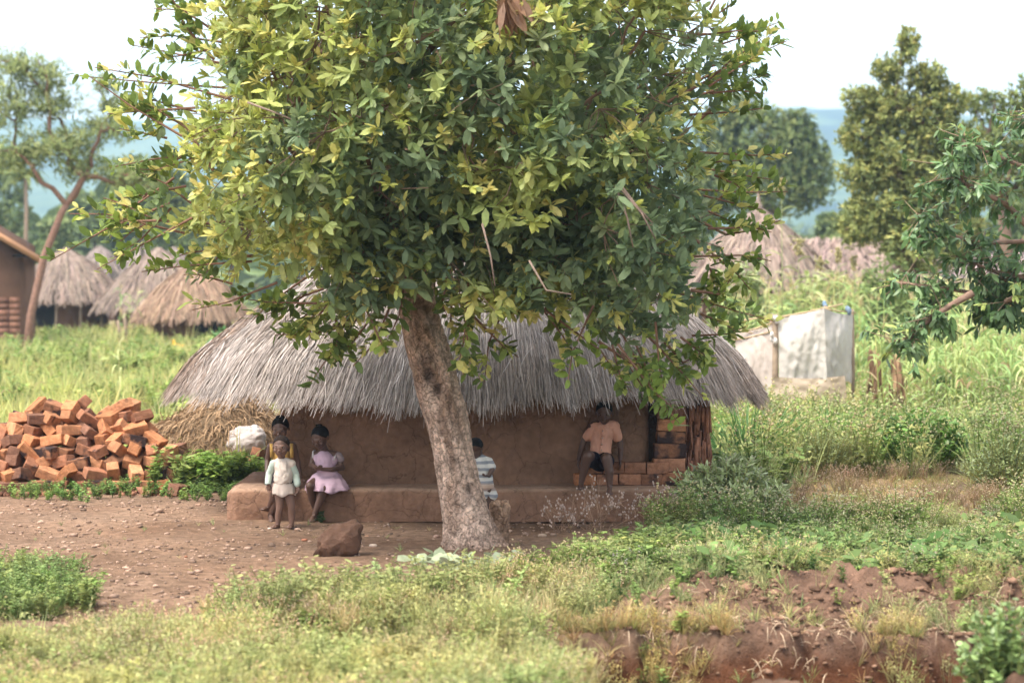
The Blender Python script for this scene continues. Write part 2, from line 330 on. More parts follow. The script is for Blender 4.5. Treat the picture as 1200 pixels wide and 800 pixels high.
# vegetation cover, as regions of the ground plan (polygons are read in picture units of flat ground)
Z_left_tuft = [(-200, 660), (30, 668), (95, 678), (98, 705), (60, 728), (-200, 735)]
Z_fore = [(-600, 742), (60, 768), (150, 755), (240, 742), (330, 728), (420, 732), (520, 712), (600, 690), (700, 676), (745, 700), (700, 725), (640, 738), (640, 765), (690, 785), (700, 900), (600, 2000), (-1500, 2000)]
Z_mid = [(610, 700), (670, 676), (740, 650), (790, 628), (900, 632), (1000, 634), (1150, 624), (1500, 585), (2200, 600), (2200, 690), (1200, 692), (1080, 688), (960, 694), (860, 690), (760, 705), (690, 690), (640, 680)]
Z_dry = [(850, 575), (940, 562), (1120, 560), (1180, 575), (1150, 606), (1000, 616), (900, 612), (830, 606)]
Z_backR = [(835, 560), (835, 480), (900, 440), (2000, 440), (2400, 600), (1500, 590), (1180, 572), (1120, 560), (940, 562), (880, 590), (820, 592)]
Z_backL = [(-1500, 585), (-1500, 440), (260, 440), (330, 470), (315, 545), (262, 570), (205, 574), (0, 570)]
Z_bank = [(690, 745), (760, 690), (960, 694), (1200, 690), (2000, 690), (2000, 760), (1150, 770), (690, 770)]
def cover(px, py):
    c = np.zeros(np.shape(px))
    for z, v in ((Z_left_tuft, .7), (Z_fore, .8), (Z_mid, .9), (Z_dry, .35), (Z_backR, 1), (Z_backL, 1)):
        c = np.where(inpoly(px, py, z), v, c)
    c = np.where(py < 470, np.where((px > 270) & (px < 840) & (py > 445), .2, 1), c)
    return c
def make_ground():
    ys = np.concatenate([[-400, -120, -40, -10, 2, 6, 9, 11], np.arange(12.5, 15.6, .05), np.arange(15.6, 16.7, .02), np.arange(16.7, 19, .045), np.arange(19, 26, .07), np.arange(26, 40, .3), np.geomspace(40, 1500, 90)])
    s = np.linspace(-1, 1, 421); S, Y = np.meshgrid(s, ys)
    W = 7 + np.maximum(Y, 0) * .42 + np.maximum(-Y, 0) + np.where(Y < 12, 30, 0) * 0; W = np.where(Y < 12.4, 12.3 + (12.4 - Y) * 1.0, W)
    S2 = np.sign(S) * np.abs(S)**1.35; X = S2 * W
    Z = hgt(X, Y); v = np.stack([X, Y, Z], -1).reshape(-1, 3)
    nr, nc = X.shape; i = np.arange(nr - 1)[:, None] * nc + np.arange(nc - 1)[None]
    q = np.stack([i, i + 1, i + nc + 1, i + nc], -1).reshape(-1, 4)
    px, py = PXY(X, np.maximum(Y, 1)); n1 = (fbm(X * 1.5, Y * 1.5) - .5) * 40
    cv = cover(px + n1, py + n1 * .25)
    cv = cv * (.6 + .8 * fbm(X * 2.5, Y * 2.5)); cv = np.clip(cv, 0, 1)[..., None]
    n2 = fbm(X * .9 + 9, Y * .9)[..., None]
    soil = np.array([.19, .108, .066]) * (1 - n2) + np.array([.285, .19, .13]) * n2
    red = np.array([.10, .042, .022]); rd = (sstep(17.6, 16.6, Y) * sstep(.2, .9, X))[..., None]
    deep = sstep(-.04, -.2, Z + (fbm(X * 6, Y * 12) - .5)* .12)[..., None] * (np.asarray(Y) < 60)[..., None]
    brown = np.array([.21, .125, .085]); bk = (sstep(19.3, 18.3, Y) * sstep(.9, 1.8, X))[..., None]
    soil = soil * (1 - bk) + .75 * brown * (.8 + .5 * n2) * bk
    soil = soil * (1 - deep) + red * deep  # red subsoil in the cut, darkened further to stand in for its shade
    g = np.array([.24, .20, .095]) * (.6 + .8 * n2)
    farg = sstep(120, 300, Y)[..., None]; g = g * (1 - farg) + np.array([.12, .17, .065]) * (.4 + 1.2 * fbm(X * .02, Y * .01)[..., None]) * farg
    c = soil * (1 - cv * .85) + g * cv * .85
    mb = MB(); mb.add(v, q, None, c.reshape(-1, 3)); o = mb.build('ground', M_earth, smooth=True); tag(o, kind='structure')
make_ground()
def make_hills():
    for nm, y0, y1, base, amp, seed, slope in (('hills', 1150, 3300, 6, 160, 3, 1), ):
        xs = np.linspace(-1700, 1700, 260); ys = np.linspace(y0, y1, 90); X, Y = np.meshgrid(xs, ys)
        f = sstep(y0, 2700, Y)
        crest = 152 + 40 * (fbm(X * .0011 + 3, X * 0 + 1) - .5) + 24 * np.exp(-((X - 330) / 260)**2) - 10 * sstep(100, 700, X)
        Z = 18 + (crest) * f**1.25 + 55 * (fbm(X * .0035, Y * .0025, 5) - .5) * sstep(y0, y0 + 500, Y) * (1 - .75 * f) + 9 * (fbm(X * .02, Y * .02, 3) - .5) * f
        Z = Z - sstep(y0 + 120, y0, Y) * 60
        i = np.arange(len(ys) - 1)[:, None] * len(xs) + np.arange(len(xs) - 1)[None]
        q = np.stack([i, i + 1, i + len(xs) + 1, i + len(xs)], -1).reshape(-1, 4)
        mb = MB(); mb.add(np.stack([X, Y, Z], -1).reshape(-1, 3), q); o = mb.build(nm, M_hill, smooth=True); tag(o, kind='structure')
make_hills()
def gz(X, Y): return float(hgt(X, Y))
# ------------------------------------------------------------------ plant templates
def T_blade(n, L, W, spread, col, var=.25, droop=.5, seg=3, tip=None):
    mb = MB(); a = rng.uniform(0, 2 * PI, n); sp = rng.uniform(.1, 1, n) * spread
    d = np.stack([np.cos(a) * sp, np.sin(a) * sp, np.ones(n)], -1)
    base = np.stack([np.cos(a), np.sin(a), np.zeros(n)], -1) * rng.uniform(0, .04, n)[:, None] * L * 2
    c = np.array(col) * (1 + rng.uniform(-var, var, (n, 1))) * (1 + rng.uniform(-.1, .1, (n, 3)))
    blades(mb, base, d, L * rng.uniform(.5, 1, n), W, c, droop * rng.uniform(.5, 1.5, n), seg, tip if tip is None else np.array(tip))
    return mb.arrays()
def T_weed(h, nst, nlf, lL, lW, col, var=.25, flower=None, sprd=.5, droop=.0):
    mb = MB()
    for k in range(nst):
        a = rng.uniform(0, 2 * PI); sp = rng.uniform(0, sprd); hh = h * rng.uniform(.6, 1)
        top = np.array([math.cos(a) * sp * hh, math.sin(a) * sp * hh, hh])
        tube(mb, [(0, 0, 0), tuple(top * .5 + rng.normal(0, .02 * h, 3)), tuple(top)], [h * .012, h * .009, h * .005], 4, np.array(col) * .8, cap=False)
        t = rng.uniform(.12, 1, nlf)**.8; b = top[None] * t[:, None] + rng.normal(0, .015 * h, (nlf, 3))
        an = rng.uniform(0, 2 * PI, nlf); d = np.stack([np.cos(an), np.sin(an), rng.uniform(-.2 - droop, .7, nlf)], -1)
        leaves(mb, b, d, np.tile([0, 0, 1.], (nlf, 1)) + rng.normal(0, .3, (nlf, 3)), lL * rng.uniform(.5, 1.1, nlf), lW * rng.uniform(.6, 1.1, nlf), np.array(col) * (1 + rng.uniform(-var, var, (nlf, 1))))
        if flower is not None:
            nf = 2; b = np.tile(top, (nf, 1)) + rng.normal(0, .05 * h, (nf, 3)) + [0, 0, .03 * h]
            for p in b: ellipsoid(mb, p, [.007] * 3, n=4, m=3, col=flower)
    return mb.arrays()
def T_maize(h, col, dry=0.0, tassel=True):
    mb = MB(); lean = rng.normal(0, .05, 2)
    tube(mb, [(0, 0, 0), (lean[0] * h * .5, lean[1] * h * .5, h * .5), (lean[0] * h, lean[1] * h, h)], [.014, .012, .005], 5, np.array(col) * [1.2, 1.05, .9])
    n = 11; t = np.linspace(.1, .95, n); a0 = rng.uniform(0, PI); an = a0 + np.arange(n) * PI + rng.normal(0, .35, n)
    b = np.stack([lean[0] * h * t, lean[1] * h * t, h * t], -1)
    d = np.stack([np.cos(an) * .8, np.sin(an) * .8, rng.uniform(.8, 1.6, n)], -1)
    L = h * rng.uniform(.28, .42, n); c = np.array(col) * (1 + rng.uniform(-.25, .3, (n, 1)))
    m = rng.random(n) < dry; c[m] = np.array([.42, .3, .16]) * rng.uniform(.8, 1.1)
    blades(mb, b, d, L, .055, c, rng.uniform(1.0, 2.4, n), 6, c * 1.25)
    if tassel:
        k = 6; d = rng.normal(0, .35, (k, 3)); d[:, 2] = 1
        blades(mb, np.tile(b[-1] + [0, 0, .04 * h], (k, 1)), d, .22, .012, np.array([.5, .4, .2]), .4, 3)
    return mb.arrays()
GR_Y = (.30, .34, .12); GR_G = (.13, .21, .06); GR_P = (.30, .33, .16)
T_short = [T_blade(14, .16, .006, .9, GR_P, .3, .5) for _ in range(4)] + [T_blade(12, .15, .006, 1, (.42, .36, .2), .3, .6) for _ in range(2)]
T_tall = [T_blade(16, .38, .008, .5, (.34, .36, .17), .3, .5, 4, (.5, .46, .26)) for _ in range(4)]
T_lfw = [T_weed(.26, 5, 16, .055, .028, (.22, .28, .095)) for _ in range(4)] + [T_weed(.22, 4, 14, .07, .035, (.33, .38, .13)) for _ in range(3)]
T_flw = [T_weed(.34, 5, 12, .045, .016, (.20, .28, .09), flower=(.42, .40, .26)) for _ in range(3)]
def T_stk():
    mb = MB(); n = 9; a = rng.uniform(0, 2 * PI, n); sp = rng.uniform(.05, .55, n); d = np.stack([np.cos(a) * sp, np.sin(a) * sp, np.ones(n)], -1)
    blades(mb, np.stack([np.cos(a), np.sin(a), 0 * a], -1) * .05, d, .34 * rng.uniform(.5, 1, n), .004, np.array([.40, .40, .2]) * rng.uniform(.7, 1.2, (n, 1)), .3, 3)
    for k in range(n):
        t = d[k] / np.linalg.norm(d[k]) * .3 * rng.uniform(.6, 1)
        m = 7; b = t[None] * rng.uniform(.45, 1.0, (m, 1)) + rng.normal(0, .008, (m, 3)); leaves(mb, b, rng.normal(0, 1, (m, 3)) + [0, 0, .6], rng.normal(0, 1, (m, 3)), .03, .010, np.array([.40, .38, .18]) * rng.uniform(.7, 1.3, (m, 1)))
    return mb.arrays()
T_stalk = [T_stk() for _ in range(5)]
T_fine = [T_weed(.24, 7, 26, .032, .014, (.30, .34, .15), sprd=.7) for _ in range(4)]
T_broad = [T_weed(.22, 5, 8, .11, .08, (.16, .23, .085), sprd=.9) for _ in range(4)]
T_dryw = [T_weed(.34, 6, 5, .03, .01, (.36, .29, .18), flower=(.55, .47, .38), sprd=.8) for _ in range(4)]
def sample(poly, n, ymin, ymax, xw=None):
    out = []
    tot = 0
    for _ in range(200):
        Y = rng.uniform(ymin, ymax, n * 2); X = rng.uniform(-.36, .36, n * 2) * Y if xw is None else rng.uniform(xw[0], xw[1], n * 2)
        px, py = PXY(X, Y); w = (fbm(X * 1.5, Y * 1.5) - .5)
        k = inpoly(px + w * 60, py + w * 22, poly)
        out.append(np.stack([X[k], Y[k]], -1)); tot += k.sum()
        if tot >= n: break
    a = np.concatenate(out)[:n]; return np.concatenate([a, hgt(a[:, 0], a[:, 1])[:, None] - .01], 1)
def clump(p, freq, lo, hi, off=0):
    """thin a point set with a clumpy mask"""
    d = fbm(p[:, 0] * freq + off, p[:, 1] * freq + off); return p[rng.random(len(p)) < sstep(lo, hi, d)]
def veg(name, specs, label, cat, mat=None):
    mb = MB()
    for tp, pos, s0, s1, tint in specs:
        n = len(pos)
        if not n: continue
        tn = np.array(tint) * (1 + rng.uniform(-.22, .22, (n, 1))) * (1 + rng.uniform(-.08, .08, (n, 3)))
        g = fbm(pos[:, 0] * .9 + 31, pos[:, 1] * .9)[:, None]; tn = tn * (np.array([1.25, 1.08, 1.0]) * g + np.array([.75, .9, .9]) * (1 - g))
        scatter(mb, tp, pos, rng.uniform(s0, s1, n), rng.uniform(0, 2 * PI, n), tn, .12)
    o = mb.build(name, mat or M_grass); tag(o, label, cat, kind='stuff'); return o
def near_veg():
    f = sample(Z_fore, 9000, 12.8, 21.5)
    a = clump(f, .8, .35, .6); b = clump(f[:6000], .9, .42, .62, 9); c = clump(f[:3000], .7, .5, .64, 20)
    # left weeds stop short of the ditch; strongest growth nearest the camera
    fs = clump(f, .9, .34, .54, 3); straw = clump(f, 1.3, .42, .58, 50); edge = clump(f[:4200], 1.6, .44, .6, 17)
    f = f[rng.random(len(f)) < .8]; nl = [(-900, 800), (60, 785), (300, 800), (560, 795), (690, 800), (600, 1000), (-900, 1000)]
    near_ = sample(nl, 3600, 12.2, 15.2)
    veg('foreground_grass', [(T_short, fs, .4, 1.1, (1.05, 1.15, 1.0)), (T_short, straw, .5, 1.3, (1.2, 1.25, 1.1)), (T_stalk, clump(f[:4200], 1.2, .4, .6, 61), .4, 1.1, (1.05, 1.1, 1.0)), (T_lfw, b[:900], .35, 1.0, (1.0, 1.02, .95)), (T_fine, edge[:520], .4, 1.3, (1.2, 1.1, 1.0)),
        (T_dryw, clump(f[:2600], 1, .42, .6, 8), .4, .8, (1.3, 1.15, 1)), (T_flw, c[:900], .5, 1.1, (1.25, 1.1, 1)), (T_tall, c[:700], .4, 1.0, (1.3, 1.15, 1.15)), (T_stalk, near_[:1800], .5, 1.0, (1.35, 1.35, 1.2)), (T_short, near_, .7, 1.6, (1.25, 1.3, 1.1)), (T_fine, clump(near_, 1.5, .45, .6)[:260], .7, 1.6, (1.25, 1.15, 1)),
        (T_fine, sample([(230, 725), (330, 712), (440, 716), (560, 700), (620, 700), (560, 730), (300, 745)], 110, 15.5, 19), .8, 1.9, (1.1, 1.08, 1)), (T_tall, clump(sample([(230, 725), (330, 712), (440, 716), (560, 690), (700, 680), (640, 740), (300, 755)], 900, 15.5, 19.5), 1.6, .4, .6, 3), .4, .85, (1.3, 1.15, 1.1))],
        'pale green grass and low weeds covering the near ground left of the trench', 'grass')
    t = sample(Z_left_tuft, 420, 16, 21)
    veg('verge_weeds', [(T_short, t, .5, 1.1, (.9, 1, .8)), (T_lfw, t[:110], .6, 1.1, (1.0, 1.0, .9)), (T_fine, t, .6, 1.3, (.85, .98, .75))], 'patch of bright green weeds on bare earth at the left edge of the yard', 'weeds')
    m = sample(Z_mid, 7000, 17.6, 25.5); md = m[m[:, 0] > 1.5]; mp = m[m[:, 0] <= 2.0]
    veg('ground_cover', [(T_short, clump(m, 1.1, .3, .5, 44), .5, 1.1, (1.15, 1.08, 1)), (T_broad, clump(md[:2600], 1, .38, .55), .7, 1.4, (1, 1.05, .95)), (T_tall, clump(m[:2000], 1.1, .45, .6, 33), .4, .9, (1, 1, 1)), (T_dryw, clump(m[2000:3000], 1.1, .45, .6, 3), .5, .9, (1, 1, 1)), (T_fine, clump(m, 1, .38, .58, 21), .5, 1.2, (1.1, 1.1, 1)), (T_flw, clump(m[m[:, 1] > 21.5][:1400], 1.2, .42, .6, 70), .9, 1.7, (1.3, 1.2, 1.1)), (T_stalk, clump(m[:1800], 1.3, .42, .6, 90), .5, 1.3, (1.0, 1.0, .95)), (T_lfw, clump(m[:5000], .9, .4, .6, 5), .7, 1.4, (.95, 1, .9)),
        (T_flw, clump(mp[:1100], .9, .4, .62, 2), .5, .95, (1.35, 1.2, 1.1)), (T_short, clump(mp, 1.2, .42, .58, 80), .5, 1.2, (1.5, 1.2, 1.2)), (T_flw, clump(md[:2200], .9, .45, .65, 12), .7, 1.1, (1.2, 1.1, 1.0))],
        'lush low green ground cover with tiny pale flowers between the yard and the soil bank', 'ground cover')
    d = sample(Z_dry, 1500, 23, 31)
    veg('dry_grass', [(T_short, d[:900], .4, .9, (1.3, 1.15, .95)), (T_dryw, clump(d[:1000], .8, .42, .6), .4, .8, (1.05, .92, .85))], 'thin dry pinkish grass on the bare patch right of the hut', 'dry grass')
    k = sample(Z_bank, 900, 15.6, 19.5); lx = rng.uniform(.3, 3.4, 420); ly = 16.32 + rng.normal(0, .12, 420); lp = np.stack([lx, ly, hgt(lx, ly)], -1); lp = clump(lp, 1.6, .42, .58, 3)
    veg('bank_weeds', [(T_short, clump(k, 1.2, .4, .56), .5, 1.1, (1, 1, .85)), (T_stalk, clump(k[:500], 1.4, .42, .58, 30), .4, .9, (1, 1, .9)), (T_lfw, clump(k[:300], 1.2, .45, .6, 7), .4, .8, (.85, .95, .8)), (T_short, lp, .6, 1.2, (1.1, .95, .8)), (T_stalk, lp[:70], .4, .8, (1.2, 1, .9)), (T_tall, lp[:30], .4, .7, (1.2, 1, .9))], 'sparse grass tufts and small weeds on the bare red soil bank', 'weeds')
    # yard: sparse sprigs
    y = np.stack([rng.uniform(-4.5, 1.6, 60), rng.uniform(18.5, 24, 60)], -1); y = np.concatenate([y, hgt(y[:, 0], y[:, 1])[:, None]], 1)
    y2 = sample([(160, 572), (260, 566), (320, 560), (320, 585), (262, 590), (200, 586), (0, 584), (0, 572)], 260, 25.5, 29)
    y3 = sample([(200, 560), (250, 540), (312, 530), (312, 572), (262, 574), (210, 572)], 500, 26, 31)
    veg('yard_weeds', [(T_short, y, .3, .6, (1, 1, .9)), (T_lfw, y2, .4, .8, (.8, 1, .8)), (T_lfw, y3, 1.0, 1.8, (1.0, 1.15, .75))], 'small green weeds along the brick heap and beside the left end of the earth bench', 'weeds')
    r = sample(Z_backR, 5000, 25, 62); r2 = clump(r, .5, .4, .6)
    veg('scrub_right', [(T_short, r, 1.2, 2.4, (.9, 1, .85)), (T_flw, r2[:1500], 1.3, 2.6, (1.25, 1.2, 1.05)), (T_stalk, clump(r[:2500], .5, .4, .58, 77), 1.3, 2.8, (1.05, 1.1, .95)), (T_lfw, clump(r[:3500], .4, .42, .6, 4), 1.3, 2.4, (.95, 1.05, .85)), (T_tall, clump(r[:2500], .5, .45, .6, 14), 1.2, 2.0, (.9, 1, .8))],
        'tangled green scrub and tall weeds between the hut and the maize field', 'scrub')
    l = sample(Z_backL, 2600, 27, 62, (-16, -2.3)); ll = np.stack([rng.uniform(-.36, -.04, 5200), rng.uniform(58, 105, 5200)], -1); ll[:, 0] *= ll[:, 1]; ll = np.concatenate([ll, hgt(ll[:, 0], ll[:, 1])[:, None]], 1)
    veg('scrub_left', [(T_short, l, 1.4, 2.6, (1.0, 1.1, .8)), (T_lfw, clump(l[:1300], .4, .35, .55), 1.4, 2.2, (1.1, 1.15, .9)), (T_tall, clump(l, .4, .4, .6, 5), 1.2, 2.4, (1.1, 1.15, .8)),
        (T_lfw, ll[:2400], 2.0, 3.2, (1.1, 1.15, .95)), (T_tall, ll[2400:3600], 1.6, 3, (1.2, 1.2, .9)), (T_short, ll[3600:], 2, 4, (1.2, 1.2, .9))], 'bright green tall weeds behind the brick heap reaching back to the far huts', 'scrub')
near_veg()
# ------------------------------------------------------------------ trees
def grow(roots, rootr, targets, mb, tip=.006, bark=(.2, .13, .09), bias=.35, n=5, jit=.06, power=.45, rmax=9):
    """join target points to a trunk polyline, pipe-model thickness; returns node positions"""
    nodes = [np.array(p) for p in roots]; par = [-1] + list(range(len(roots) - 1)); pl = [0.0]
    for i in range(1, len(roots)): pl.append(pl[-1] + .25 * np.linalg.norm(nodes[i] - nodes[i - 1]))
    cand = list(range(len(roots) // 2, len(roots))); order = np.argsort(np.linalg.norm(targets - nodes[-1], axis=1))
    for k in order:
        p = targets[k]; A = np.array([nodes[c] for c in cand]); L = np.array([pl[c] for c in cand])
        cost = np.linalg.norm(A - p, axis=1) + bias * L + np.maximum(A[:, 2] - p[2] - .3, 0) * .3
        b = cand[int(np.argmin(cost))]; nodes.append(p); par.append(b); pl.append(pl[b] + np.linalg.norm(nodes[b] - p)); cand.append(len(nodes) - 1)
    w = np.ones(len(nodes))
    for i in range(len(nodes) - 1, 0, -1): w[par[i]] += w[i]
    r = np.minimum(tip * w**power, rmax)
    for i in range(len(roots), len(nodes)):
        a = nodes[par[i]]; b = nodes[i]; L = np.linalg.norm(a - b); ra = min(r[par[i]], r[i] * 1.6, rootr)
        mid1 = a * .66 + b * .34 + rng.normal(0, jit, 3) * L; mid2 = a * .33 + b * .67 + rng.normal(0, jit, 3) * L
        tube(mb, [tuple(a), tuple(mid1), tuple(mid2), tuple(b)], [ra, r[i] * 1.25, r[i] * 1.08, r[i]], n, bark, cap=False)
    return np.array(nodes[len(roots):])
def rosettes(mb, pts, out, nl, L, W, cols, young=None, yprob=None, up=.35, spread=1.0, curl=.14, droop=0, tw=.12):
    """leaf clusters on twig ends; out = outward directions"""
    N = len(pts); base = np.repeat(pts, nl, 0); o = np.repeat(nrm(out), nl, 0)
    d = rng.normal(0, 1, (N * nl, 3)); d = nrm(d - o * (d * o).sum(1, keepdims=True)) * spread + o * rng.uniform(.1, 1.1, (N * nl, 1)); d[:, 2] += up - droop
    base = base - o * (rng.random((N * nl, 1)) * tw) 
    nn = o * .5 + np.array([0, 0, 1.]) + rng.normal(0, .35, (N * nl, 3))
    ci = rng.integers(0, len(cols), N); c = np.array(cols)[ci] * (1 + rng.uniform(-.2, .2, (N, 1))); c = np.repeat(c, nl, 0)
    sz = np.repeat(rng.uniform(.75, 1.15, N), nl) * rng.uniform(.6, 1.1, N * nl)
    if young is not None:
        y = rng.random(N) < yprob; yy = np.repeat(y, nl) & (rng.random(N * nl) < .75)
        yc = np.array(young)[rng.integers(0, len(young), N)]; c[yy] = np.repeat(yc, nl, 0)[yy]; d[yy] += o[yy] * .7 + [0, 0, .35]
        sz[yy] *= .85
    c = c * (1 + rng.uniform(-.14, .14, (N * nl, 1)))
    leaves(mb, base, d, nn, L * sz, W * sz, c, curl)
def make_tree(label, name, roots, rootr, blobs, ncl, nskel, leaf, cols, group=None, mat=None, barkc=(.2, .13, .09), tip=.02, young=None, nl=8, droop=0, shell=.55, trunkmat=None, spread=1., sub=.0, cat='tree', tw=.12, up=.35, power=.45, jit=.06):
    root = empty(name, (roots[0][0], roots[0][1], roots[0][2]), label, cat, group)
    B = np.array([[*b[0], *b[1]] for b in blobs]); vol = (B[:, 3] * B[:, 4] * B[:, 5])**(.67); pr = vol / vol.sum()
    k = rng.choice(len(B), ncl, p=pr); u = nrm(rng.normal(0, 1, (ncl, 3))); rr = rng.uniform(shell**3, 1, ncl)**(1 / 3) * rng.uniform(.85, 1.08, ncl)
    rr = rr * (.72 + .62 * fbm(u[:, 0] * 2.2 + k * 3.1, u[:, 2] * 2.2 + u[:, 1] * 1.7 + k, 3)); pts = B[k, :3] + u * rr[:, None] * B[k, 3:]; out = u * .8 + nrm(pts - B[:, :3].mean(0)) * .5
    mb = MB(); rts = [tuple(r[:3]) for r in roots]
    tube(mb, rts, [r[3] for r in roots], 10, barkc, rough=.06)
    sk = rng.choice(ncl, min(nskel, ncl), replace=False)
    nodes = grow(rts, roots[-1][3], B[k[sk], :3] + u[sk] * (rr[sk] * .75)[:, None] * B[k[sk], 3:], mb, tip, barkc, jit=jit, power=power, rmax=rootr * .7)
    tr = mb.build('trunk', trunkmat or M_limb, root, smooth=True)
    cm = MB(); rosettes(cm, pts, out, nl, leaf[0], leaf[1], cols, young, .25 if young else None, droop=droop, spread=spread, tw=tw, up=up)
    cm.build('crown', mat or M_far, root); return root
# --- the big tree in front of the hut
def main_tree():
    YT = 21.9; base = P(556, 644, YT)
    root = empty('shade_tree', (base.x, base.y, gz(base.x, base.y) - .02), 'big leafy shade tree with leaning pale scarred trunk in front of the thatched hut', 'tree')
    # trunk: lofted rings with bark relief
    prof = [(556, 662, 56), (556, 646, 38), (554, 630, 32.5), (550, 612, 29), (545, 590, 26), (537, 560, 23.5), (530, 530, 22.5), (524, 500, 24), (517, 470, 25.5), (509, 440, 25.5), (500, 405, 24), (494, 378, 22), (490, 355, 20.5), (488, 335, 20), (490, 315, 20), (494, 290, 18), (500, 262, 15), (508, 235, 12)]
    ctr = [np.array(P(a, b, YT)) for a, b, c in prof]; rad = [c / (F / YT) for a, b, c in prof]
    ts = np.linspace(0, len(prof) - 1, 150); n = 72; V = []; C = []
    for t in ts:
        i = min(int(t), len(prof) - 2); f = t - i; c = ctr[i] * (1 - f) + ctr[i + 1] * f; r = rad[i] * (1 - f) + rad[i + 1] * f
        a = np.linspace(0, 2 * PI, n, endpoint=False)
        flare = sstep(3.2, 0, t)
        rr = r * (1 + flare * .18 * np.sin(a * 5 + 1) + .16 * (fbm(np.cos(a) * 1.5 + 5, np.sin(a) * 1.5 + t * .45) - .5) * 2 + .22 * (fbm(np.cos(a) * 4 + 5, np.sin(a) * 4 + t * 1.1 + 7, 4) - .5) * 2 + .10 * (fbm(np.cos(a) * 11 + 5, np.sin(a) * 11 + t * 2.6, 3) - .5) * 2)
        p = np.stack([c[0] + np.cos(a) * rr, c[1] + np.sin(a) * rr, np.full(n, c[2])], -1)
        V.append(p)
        m = fbm(np.cos(a) * 2.2 + 9, np.sin(a) * 2.2 + t * .5 + 3, 5)[:, None]; fi = fbm(np.cos(a) * 8 + 2, np.sin(a) * 8 + t * 2, 4)[:, None]
        col = np.array([.74, .53, .405]) * sstep(.3, .6, m) + np.array([.46, .305, .22]) * (1 - sstep(.3, .6, m)); col = col * (.5 + .9 * fi)
        stn = np.array([.14, .09, .07]); w = (sstep(.56, .66, fbm(np.cos(a) * 1.6 + 20, np.sin(a) * 1.6 + t * .6, 4)) * sstep(9, 12.5, t) * .7)[:, None]; col = col * (1 - w) + stn * w
        rw = (sstep(2.6, .4, t) * .6) * np.ones((n, 1)); col = col * (1 - rw) + np.array([.44, .27, .18]) * (.5 + .9 * fi) * rw
        C.append(col)
    # knots, folds and one dark hollow scar: pushed in or out along the surface
    V = np.array(V); C = np.array(C)
    for (kx, ky, kr, depth, dark) in ((502, 440, 9, -.035, 1), (512, 455, 7, -.05, 1), (497, 425, 10, .035, .55), (524, 498, 7, .03, .2), (526, 512, 9, .03, 0), (524, 520, 5, -.02, .6), (518, 508, 4, -.02, .6), (548, 572, 6, -.03, .8), (551, 580, 5, -.03, .6), (547, 600, 9, .03, 0), (536, 556, 9, .025, 0), (514, 480, 7, .025, 0), (535, 540, 5, -.02, .4), (560, 622, 12, .05, 0), (540, 632, 9, .03, 0), (503, 390, 8, .02, .3), (499, 362, 6, -.015, .5)):
        kp = np.array(P(kx, ky, YT - .22)); dist = np.sqrt(((V[..., 0] - kp[0]) * 1.0)**2 + ((V[..., 2] - kp[2]) * .8)**2) / (kr / 129.4); front = V[..., 1] < YT
        g = np.exp(-dist**2) * front; V[..., 1] -= g * depth
        dd = np.exp(-(dist * 1.15)**4) * front * dark; C = C * (1 - dd[..., None] * .85) + np.array([.03, .022, .02]) * dd[..., None] * .85
    # horizontal crease wrinkles
    mb = MB(); m = len(ts); i = np.arange(m - 1)[:, None] * n; j = np.arange(n)[None]
    q = np.stack([i + j, i + (j + 1) % n, i + n + (j + 1) % n, i + n + j], -1).reshape(-1, 4)
    mb.add(V.reshape(-1, 3), q, None, C.reshape(-1, 3))
    mb.build('trunk', M_bark, root, smooth=True)
    # crown outline seen from the yard; thickness follows distance from that outline
    poly = [(196, -260), (240, -20), (205, 40), (232, 90), (172, 120), (178, 170), (200, 215), (160, 240), (150, 262), (230, 292), (242, 326), (300, 345), (345, 358), (395, 396), (430, 398), (468, 350), (520, 345), (562, 402), (640, 372), (700, 415), (745, 440), (770, 428), (815, 418), (842, 385), (838, 330), (868, 280), (850, 240), (866, 190), (840, 150), (872, 90), (862, 60), (838, 20), (856, -60), (800, -260), (640, -420), (420, -430)]
    PA = np.array(poly, float)
    def edist(x, y):
        d = np.full(x.shape, 1e9)
        for a, b in zip(PA, np.roll(PA, -1, 0)):
            ab = b - a; t = np.clip(((x - a[0]) * ab[0] + (y - a[1]) * ab[1]) / (ab @ ab), 0, 1); d = np.minimum(d, np.hypot(x - a[0] - t * ab[0], y - a[1] - t * ab[1]))
        return d
    n = 26000; x = rng.uniform(140, 900, n); y = rng.uniform(-430, 445, n); ok = inpoly(x, y, poly); x = x[ok]; y = y[ok]; e = edist(x, y)
    D = 2.3 * np.sqrt(np.clip(1 - (1 - np.clip(e / 210, 0, 1))**2, 0, 1)) + .12
    s = rng.uniform(-1, 1, len(x)); s = np.sign(s) * np.abs(s)**.45; yy = YT + s * D
    clumpn = fbm(x * .018 + 3, y * .018 + s * 1.5, 3); keep = rng.random(len(x)) < sstep(6, 80, e + 40 * (fbm(x * .03, y * .03 + 70) - .35)) * np.where(s < 0, sstep(.35, .5, clumpn), np.maximum(sstep(.25, .43, clumpn), .8 * sstep(60, 140, e))) * np.where(y < 0, .55, 1)
    # a cleft above the trunk where the limbs show
    x, y, yy, s, e = x[keep], y[keep], yy[keep], s[keep], e[keep]
    sel = rng.permutation(len(x))[:7400]; x, y, yy, s, e = x[sel], y[sel], yy[sel], s[sel], e[sel]
    sc = F / YT; pts = np.stack([(x - 600) / sc, yy, CH - (y - 330) / sc], -1)
    nx_ = 900; fx = rng.uniform(395, 720, nx_); fy = rng.uniform(215, 372, nx_); fo = inpoly(fx, fy + 8, poly); fx, fy = fx[fo], fy[fo]
